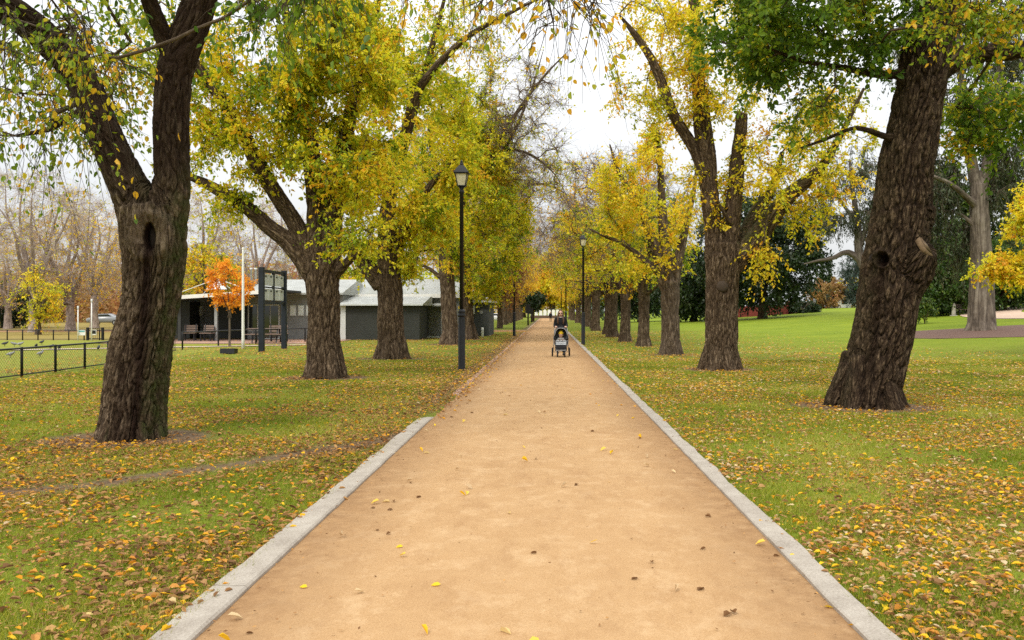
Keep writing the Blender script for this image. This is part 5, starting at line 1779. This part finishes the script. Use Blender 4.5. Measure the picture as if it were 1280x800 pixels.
# ------------------------------------------------------------------ cars
def car(label, x, y, rz, col):
    M_body = plain('car_paint', col, .25, .04, 1, spec=.6)
    t = thing('parked_car', label, 'car', (x, y, float(gz(x, y))), rz)
    prof = [(-2.1, .32), (-2.15, .62), (-2.05, .86), (-1.75, .93), (-1.2, 1.0), (-.65, 1.40), (.55, 1.44), (1.35, 1.02), (1.95, .92), (2.12, .72), (2.14, .32)]

    def body(a):
        n = len(prof)
        V = []
        for yy, s in ((-.84, .94), (-.78, 1), (.78, 1), (.84, .94)):
            for px_, pz in prof:
                tuck = .12 * max(0, (pz - .95) / .45)
                V.append((px_ * s, yy * (1 - tuck), .32 + (pz - .32) * (s if pz < 1 else 1)))
        j = np.arange(n)
        k = (j + 1) % n
        a.add(np.array(V), [np.concatenate([np.stack([j + q * n, k + q * n, k + (q + 1) * n, j + (q + 1) * n], 1) for q in range(3)]), j[::-1][None], (j + 3 * n)[None]])
    p1('body', body, M_body, t, True)
    for s in (-1, 1):
        p1('side_window', lambda a: prism(a, [(-1.0, 1.0), (-.6, 1.33), (.5, 1.36), (1.05, 1.02)], 1, s * .80 - .012, s * .80 + .012), M_dglass, t)
    for qx in (-1.35, 1.3):
        for s in (-1, 1):
            a = Acc()
            th = np.arange(18) / 18 * 2 * math.pi
            prism(a, [(qx + .31 * math.cos(q), .31 + .31 * math.sin(q)) for q in th], 1, s * .76 - .1, s * .76 + .1)
            w = part('wheel', a.mesh('wheel', False), M_black, t)
            a = Acc()
            prism(a, [(qx + .19 * math.cos(q), .31 + .19 * math.sin(q)) for q in th], 1, s * .865 - .006, s * .865 + .006)
            part('rim', a.mesh('rim', False), M_steelpost, w)
    for s in (-.6, .6):
        p1('headlight', lambda a: box(a, -2.17, -2.13, s - .16, s + .16, .66, .8), M_win, t)


car('white parked car far off between the dark building and left elms', *at(617, 142), .05, (.72, .72, .72))
car('silver parked car far off beside the nearest stained trunk', *at(133, 112), .1, (.22, .235, .245))


# ------------------------------------------------------------------ people
def region_mesh(a_list, voxel, name, smooth=2):
    """Union of capped tubes; each face takes the material index of the tube it lies nearest to."""
    ua = Acc()
    for P, R, m in a_list:
        P, R = resample(P, R, .03)
        V, fs, _ = sweep(P, R, 14, cap=True)
        ua.add(V, fs)
    V, fs = remesh(ua, voxel, smooth)
    best, idx = np.full(len(V), 1e9), np.zeros(len(V), int)
    for P, R, m in a_list:
        P, R = resample(P, R, .03)
        dd = np.sqrt(((V[:, None] - P[None]) ** 2).sum(2)) - R[None]
        dm = dd.min(1)
        b = dm < best
        best[b], idx[b] = dm[b], m
    a = Acc()
    a.add(V, fs)
    me = a.mesh(name)
    mi = np.concatenate([np.median(idx[f], axis=1).astype(np.int32) for f in fs])
    me.polygons.foreach_set('material_index', mi)
    return me


M_skin = plain('skin', (.56, .34, .25), .6, .06, 12)
M_jacket = plain('black_jacket', (.012, .012, .014), .8, .3, 20)
M_trouser = plain('dark_trousers', (.02, .022, .028), .85, .3, 20)
M_shoe = plain('dark_shoes', (.03, .028, .028), .6, .2, 10)
M_hair = plain('brown_hair', (.09, .045, .022), .6, .4, 30)


def standing(front=1.0):
    L = []
    for s, st in ((1, -.2 * front), (-1, .2 * front)):
        kn = -.06 if st < 0 else -.02
        lift = 0 if st < 0 else .05
        L.append(([(s * .085, 0, .9), (s * .1, st * .45 + kn, .49), (s * .1, st, .11 + lift)], [.092, .06, .042], 2))
        L.append(([(s * .1, st + .03, .05 + lift), (s * .11, st - .08, .045 + lift * .6), (s * .115, st - .17, .035)], [.042, .042, .03], 3))
        L.append(([(s * .06, 0, 1.36), (s * .155, .01, 1.36), (s * .205, .03, 1.2), (s * .225, -.0, 1.1)], [.075, .066, .056, .052], 1))
    for x in (-.055, .055):
        L.append(([(x, 0, .84), (x, .0, .98), (x, .01, 1.12), (x * 1.2, .005, 1.27), (x, .01, 1.38)], [.12, .108, .105, .112, .07], 1))
    L.append(([(0, .01, 1.38), (0, .0, 1.46)], [.06, .05], 0))
    L.append(([(0, -.02, 1.45), (0, -.025, 1.49), (0, -.02, 1.55), (0, -.01, 1.61), (0, 0, 1.645)], [.05, .068, .082, .078, .045], 0))
    L.append(([(0, -.095, 1.555), (0, -.118, 1.53), (0, -.1, 1.522)], [.011, .015, .012], 0))
    for s in (-1, 1):
        L.append(([(s * .083, -.0, 1.57), (s * .09, .0, 1.53)], [.016, .012], 0))
    L.append(([(-.026, -.098, 1.49), (.026, -.098, 1.49)], [.008, .008], 0))
    return L


pos = (.5, 32.775, .045)
t = thing('person', 'person in a black jacket with long brown hair pushing a pram towards us', 'person', pos)
L = standing()
for s in (-1, 1):
    L.append(([(s * .225, 0, 1.1), (s * .215, -.14, 1.06), (s * .185, -.32, 1.055)], [.052, .044, .034], 1))
    L.append(([(s * .185, -.32, 1.055), (s * .18, -.37, 1.062), (s * .178, -.42, 1.062)], [.026, .034, .028], 0))
    for q, ln in zip((-.036, -.012, .012, .036), (.92, 1, .97, .8)):
        x0 = s * .178 + q
        L.append(([(x0, -.41, 1.07), (x0, -.45, 1.078), (x0, -.485 * .5 - .49 * .5, 1.058), (x0, -.475 - .004 * ln, 1.022)], [.011, .0105, .010, .009], 0))
    L.append(([(s * .14, -.385, 1.05), (s * .125, -.425, 1.03), (s * .13, -.46, 1.018)], [.013, .012, .010], 0))
part('body', region_mesh(L, .0085, 'body', 1), [M_skin, M_jacket, M_trouser, M_shoe], t)
H_ = [([(0, .02, 1.66), (0, .045, 1.6), (0, .06, 1.5), (0, .07, 1.38), (0, .08, 1.25)], [.06, .09, .085, .08, .05], 0), ([(0, -.03, 1.665), (0, .03, 1.665)], [.035, .05], 0)]
for s in (-1, 1):
    H_.append(([(s * .03, -.04, 1.66), (s * .075, -.02, 1.6), (s * .092, -.015, 1.5), (s * .1, -.06, 1.4), (s * .105, -.1, 1.3), (s * .1, -.105, 1.2), (s * .09, -.1, 1.14)], [.025, .026, .03, .034, .034, .028, .012], 0))
part('hair', region_mesh(H_, .011, 'hair', 1), M_hair, t)
p1('sunglasses', lambda a: ([ball(a, (s * .034, -.103, 1.558), (.028, .008, .021)) for s in (-1, 1)], tube(a, [(-.085, .0, 1.56), (-.065, -.095, 1.562), (.065, -.095, 1.562), (.085, .0, 1.56)], .004, 5)), M_black, t, True)
p1('collar', lambda a: tube(a, [(.07, .03, 1.43), (.06, -.05, 1.41), (0, -.08, 1.395), (-.06, -.05, 1.41), (-.07, .03, 1.43)], .016, 6), plain('pale_collar', (.35, .34, .33), .8), t, True)

# the pram
PX, PY = .5, 31.98
t = thing('pram', 'grey and black pram with pale hood trim, wheeled along the sandy path', 'pram', (PX, PY, .024))
M_pgrey = plain('grey_pram_fabric', (.085, .09, .1), .85, .25, 14)
M_ppale = plain('pale_grey_trim', (.52, .53, .54), .6, .1, 8)
M_pblack = plain('black_pram_fabric', (.018, .018, .02), .85, .3, 14)


def wheel(x, y, r, w):
    a = Acc()
    th = np.arange(25) / 24 * 2 * math.pi
    V, fs, _ = sweep(np.stack([0 * th + x, y + (r - w) * np.cos(th), r + (r - w) * np.sin(th)], 1), np.full(25, w), 8)
    a.add(V, fs)
    wh = part('wheel', a.mesh('wheel'), M_pblack, t)
    p1('rim', lambda a: (prism(a, [(y + .03 * math.cos(q), r + .03 * math.sin(q)) for q in np.arange(10) / 10 * 6.283], 0, x - w * 1.1, x + w * 1.1), [tube(a, [(x, y, r), (x, y + (r - w) * math.cos(q), r + (r - w) * math.sin(q))], .007, 5) for q in np.arange(6) * math.pi / 3]), M_ppale, wh)


for s in (-1, 1):
    wheel(s * .31, .26, .165, .028)
    wheel(s * .13, -.36, .115, .026)
p1('frame', lambda a: ([tube(a, [(s * .29, .26, .165), (s * .26, .27, .45), (s * .235, .28, .8), (s * .235, .34, 1.0), (s * .19, .36, 1.085)], .014, 8) for s in (-1, 1)],
                       [tube(a, [(s * .13, -.36, .13), (s * .17, -.28, .26), (s * .24, .1, .5), (s * .245, .275, .62)], .014, 8) for s in (-1, 1)], tube(a, [(-.31, .26, .165), (.31, .26, .165)], .011, 6), tube(a, [(-.17, -.28, .26), (.17, -.28, .26)], .011, 6)), M_steelpost, t, True)
p1('handlebar', lambda a: tube(a, [(-.195, .358, 1.085), (-.12, .345, 1.10), (.12, .345, 1.10), (.195, .358, 1.085)], .015, 8), M_pblack, t, True)


def seat(a):
    prism(a, [(-.22, .40), (-.2, .46), (.1, .44), (.24, .95), (.28, .94), (.15, .38)], 0, -.19, .19)
    for s in (-1, 1):
        prism(a, [(-.2, .42), (-.2, .56), (.02, .62), (.2, .9), (.26, .93), (.14, .4)], 0, s * .205 - .014, s * .205 + .014)


p1('seat', seat, M_pgrey, t)


def arch(ts, y, k=1.0):
    """hood section: upright sides closing in a round top"""
    return [(k * .255 * math.copysign(abs(math.cos(q)) ** .7, math.cos(q)), y, .60 + k * .47 * math.sin(q) ** .8) for q in ts]


def hood(a):
    ts = np.linspace(.001, math.pi - .001, 17)
    rows = [arch(ts, -.09), arch(ts, .06, 1.02), arch(ts, .2, .99), arch(ts, .27, .9), arch(ts, .30, .5), arch(ts, .305, .02)]
    V = np.array(rows).reshape(-1, 3)
    m, n = len(rows), 17
    i = np.arange(m - 1)[:, None] * n + np.arange(n - 1)[None]
    Q = np.stack([i, i + 1, i + n + 1, i + n], -1).reshape(-1, 4)
    V2 = (V - [0, .1, .6]) * [.93, .96, .95] + [0, .1, .6]
    a.add(np.vstack([V, V2]), [Q, Q[:, ::-1] + len(V)])


p1('hood', hood, M_pgrey, t, True)
p1('hood_trim', lambda a: tube(a, arch(np.linspace(.001, math.pi - .001, 21), -.1), .018, 6), M_pgrey, t, True)
p1('hood_piping', lambda a: tube(a, arch(np.linspace(.3, math.pi - .3, 21), -.118, .94), .008, 6), M_ppale, t, True)
for s in (-1, 1):
    p1('side_panel', lambda a: prism(a, [(-.06, .74), (.14, .74), (.2, .52), (.02, .48)], 0, s * .272 - .006, s * .272 + .006), M_ppale, t)
ft = p1('foot_cover', lambda a: prism(a, [(-.02, .60), (-.16, .60), (-.36, .40), (-.38, .30), (-.3, .28), (-.1, .43)], 0, -.185, .185), M_pblack, t)
for z in (0, .055, .11):
    p1('stripe', lambda a: prism(a, [(-.175 - z, .592 - z), (-.165 - z, .603 - z), (-.19 - z, .576 - z + .006), (-.2 - z, .565 - z + .0)], 0, -.186, .186), M_steelpost, ft)
p1('bumper_bar', lambda a: tube(a, [(-.215, -.02, .62), (-.19, -.2, .645), (0, -.25, .65), (.19, -.2, .645), (.215, -.02, .62)], .016, 8), M_pblack, t, True)
p1('basket', lambda a: prism(a, [(-.26, .22), (.24, .2), (.26, .36), (-.2, .37)], 0, -.21, .21), M_pblack, t)
p1('footrest', lambda a: box(a, -.17, .17, -.43, -.33, .24, .27, bev=.02), M_steelpost, t)

t = thing('person', 'baby in a bright yellow beanie sitting in the pram', 'person', (PX, PY, .024))
B = [([(0, .06, .50), (0, .08, .60), (0, .09, .68)], [.09, .1, .07], 1), ([(0, .085, .70), (0, .06, .74), (0, .05, .80), (0, .06, .85)], [.05, .07, .085, .06], 0), ([(0, -.03, .79), (0, -.045, .785)], [.011, .012], 0)]
for s in (-1, 1):
    B += [([(s * .07, .07, .66), (s * .13, .0, .60), (s * .08, -.1, .60)], [.042, .036, .028], 1), ([(s * .08, -.1, .60), (s * .05, -.14, .615)], [.022, .02], 0),
          ([(s * .06, .04, .5), (s * .08, -.12, .55), (s * .08, -.24, .46)], [.06, .05, .04], 1)]
    for q in (-.014, 0, .014):
        B.append(([(s * .05 + q, -.14, .615), (s * .05 + q, -.165, .62), (s * .05 + q, -.18, .605)], [.008, .0075, .007], 0))
    B.append(([(s * .03, -.012, .81), (s * .03, -.016, .81)], [.008, .006], 2))
part('body', region_mesh(B, .007, 'body', 1), [M_skin, plain('pale_romper', (.55, .53, .5), .85, .15, 30), M_black], t)
p1('beanie', lambda a: (lathe(a, [(.09, .825), (.096, .83), (.096, .855), (.09, .86), (.082, .9), (.055, .93), (.02, .943)], org=(0, .06, 0), n=16), ball(a, (0, .06, .945), .018)), plain('yellow_wool', (.75, .52, .03), .9, .15, 40), t, True)

t = thing('person', 'distant person in dark clothes walking near the far end of the path', 'person', (.55, 144, .02), 0)
L = standing(.7)
for s in (-1, 1):
    L.append(([(s * .225, 0, 1.1), (s * .23, -.03, .95), (s * .22, -.07 * s, .86)], [.052, .042, .032], 1))
    L.append(([(s * .22, -.07 * s, .86), (s * .22, -.08 * s, .80), (s * .215, -.09 * s, .73)], [.028, .032, .016], 0))
part('body', region_mesh(L, .014, 'body', 1), [M_skin, M_jacket, M_trouser, M_shoe], t)
part('hair', region_mesh([([(0, .02, 1.66), (0, .04, 1.6), (0, .05, 1.52)], [.065, .085, .07], 0)], .014, 'hair', 1), M_hair, t)
# ------------------------------------------------------------------ overcast sky, soft sun, camera
EL, AZ = 48.0, 205.0          # degrees: behind cloud, behind the viewer's left shoulder
w = bpy.data.worlds.new('World')
SC.world = w
w.use_nodes = True
nt = w.node_tree
nt.nodes.clear()
out = nt.nodes.new('ShaderNodeOutputWorld')
bg = nt.nodes.new('ShaderNodeBackground')
sky = nt.nodes.new('ShaderNodeTexSky')
sky.sky_type = 'NISHITA'
sky.sun_disc = False
sky.sun_elevation = math.radians(EL)
sky.sun_rotation = math.radians(AZ)
sky.air_density, sky.dust_density, sky.ozone_density = 1, 4, 1
tc = nt.nodes.new('ShaderNodeTexCoord')
sep = nt.nodes.new('ShaderNodeSeparateXYZ')
nt.links.new(tc.outputs['Generated'], sep.inputs[0])
mx = nt.nodes.new('ShaderNodeMath')
mx.operation = 'MAXIMUM'
mx.inputs[1].default_value = 0
nt.links.new(sep.outputs['Z'], mx.inputs[0])
ma = nt.nodes.new('ShaderNodeMath')
ma.operation = 'MULTIPLY_ADD'                 # the cloud layer is brighter overhead than at the horizon
ma.inputs[1].default_value, ma.inputs[2].default_value = 1.85, .72
nt.links.new(mx.outputs[0], ma.inputs[0])
nz = nt.nodes.new('ShaderNodeTexNoise')
nz.inputs['Scale'].default_value, nz.inputs['Detail'].default_value = 2.2, 5
mp = nt.nodes.new('ShaderNodeMapping')
mp.inputs['Scale'].default_value = (1, 1, 3)
nt.links.new(tc.outputs['Generated'], mp.inputs[0])
nt.links.new(mp.outputs[0], nz.inputs['Vector'])
rp = nt.nodes.new('ShaderNodeValToRGB')
rp.color_ramp.elements[0].position, rp.color_ramp.elements[0].color = .3, (7.9, 8.15, 8.4, 1)
rp.color_ramp.elements[1].position, rp.color_ramp.elements[1].color = .7, (9.4, 9.45, 9.4, 1)
nt.links.new(nz.outputs['Fac'], rp.inputs['Fac'])
mu = nt.nodes.new('ShaderNodeVectorMath')
mu.operation = 'SCALE'
nt.links.new(rp.outputs['Color'], mu.inputs[0])
nt.links.new(ma.outputs[0], mu.inputs['Scale'])
mi = nt.nodes.new('ShaderNodeMix')
mi.data_type = 'RGBA'
mi.inputs[0].default_value = .88
nt.links.new(sky.outputs[0], mi.inputs[6])
nt.links.new(mu.outputs[0], mi.inputs[7])
nt.links.new(mi.outputs[2], bg.inputs['Color'])
bg.inputs['Strength'].default_value = .1
nt.links.new(bg.outputs[0], out.inputs[0])

ld = bpy.data.lights.new('sun', 'SUN')
ld.energy, ld.angle, ld.color = 1.4, math.radians(14), (1, .93, .82)
lo = bpy.data.objects.new('sun', ld)
C.objects.link(lo)
from mathutils import Vector
az = math.radians(AZ)
sd = Vector((math.sin(az) * math.cos(math.radians(EL)), math.cos(az) * math.cos(math.radians(EL)), math.sin(math.radians(EL))))
lo.rotation_euler = (-sd).to_track_quat('-Z', 'Y').to_euler()

cd = bpy.data.cameras.new('camera')
cd.lens, cd.sensor_width, cd.sensor_fit = F / 1280 * 36, 36, 'HORIZONTAL'
cd.shift_x, cd.shift_y = -44 / 1280, -10 / 1280
cd.clip_start, cd.clip_end = .1, 6000
co = bpy.data.objects.new('camera', cd)
co.location = (0, 0, H)
co.rotation_euler = (math.pi / 2, 0, 0)
C.objects.link(co)
SC.camera = co
vs = SC.view_settings
SC.display_settings.display_device = 'sRGB'
vs.view_transform, vs.look, vs.exposure, vs.gamma, vs.use_curve_mapping = 'Standard', 'None', .28, 1, False
cy_ = SC.cycles
cy_.max_bounces, cy_.diffuse_bounces, cy_.glossy_bounces, cy_.transmission_bounces, cy_.transparent_max_bounces = 10, 7, 2, 8, 8
cy_.caustics_reflective = cy_.caustics_refractive = False
cy_.sample_clamp_indirect = 4
cy_.use_denoising = False
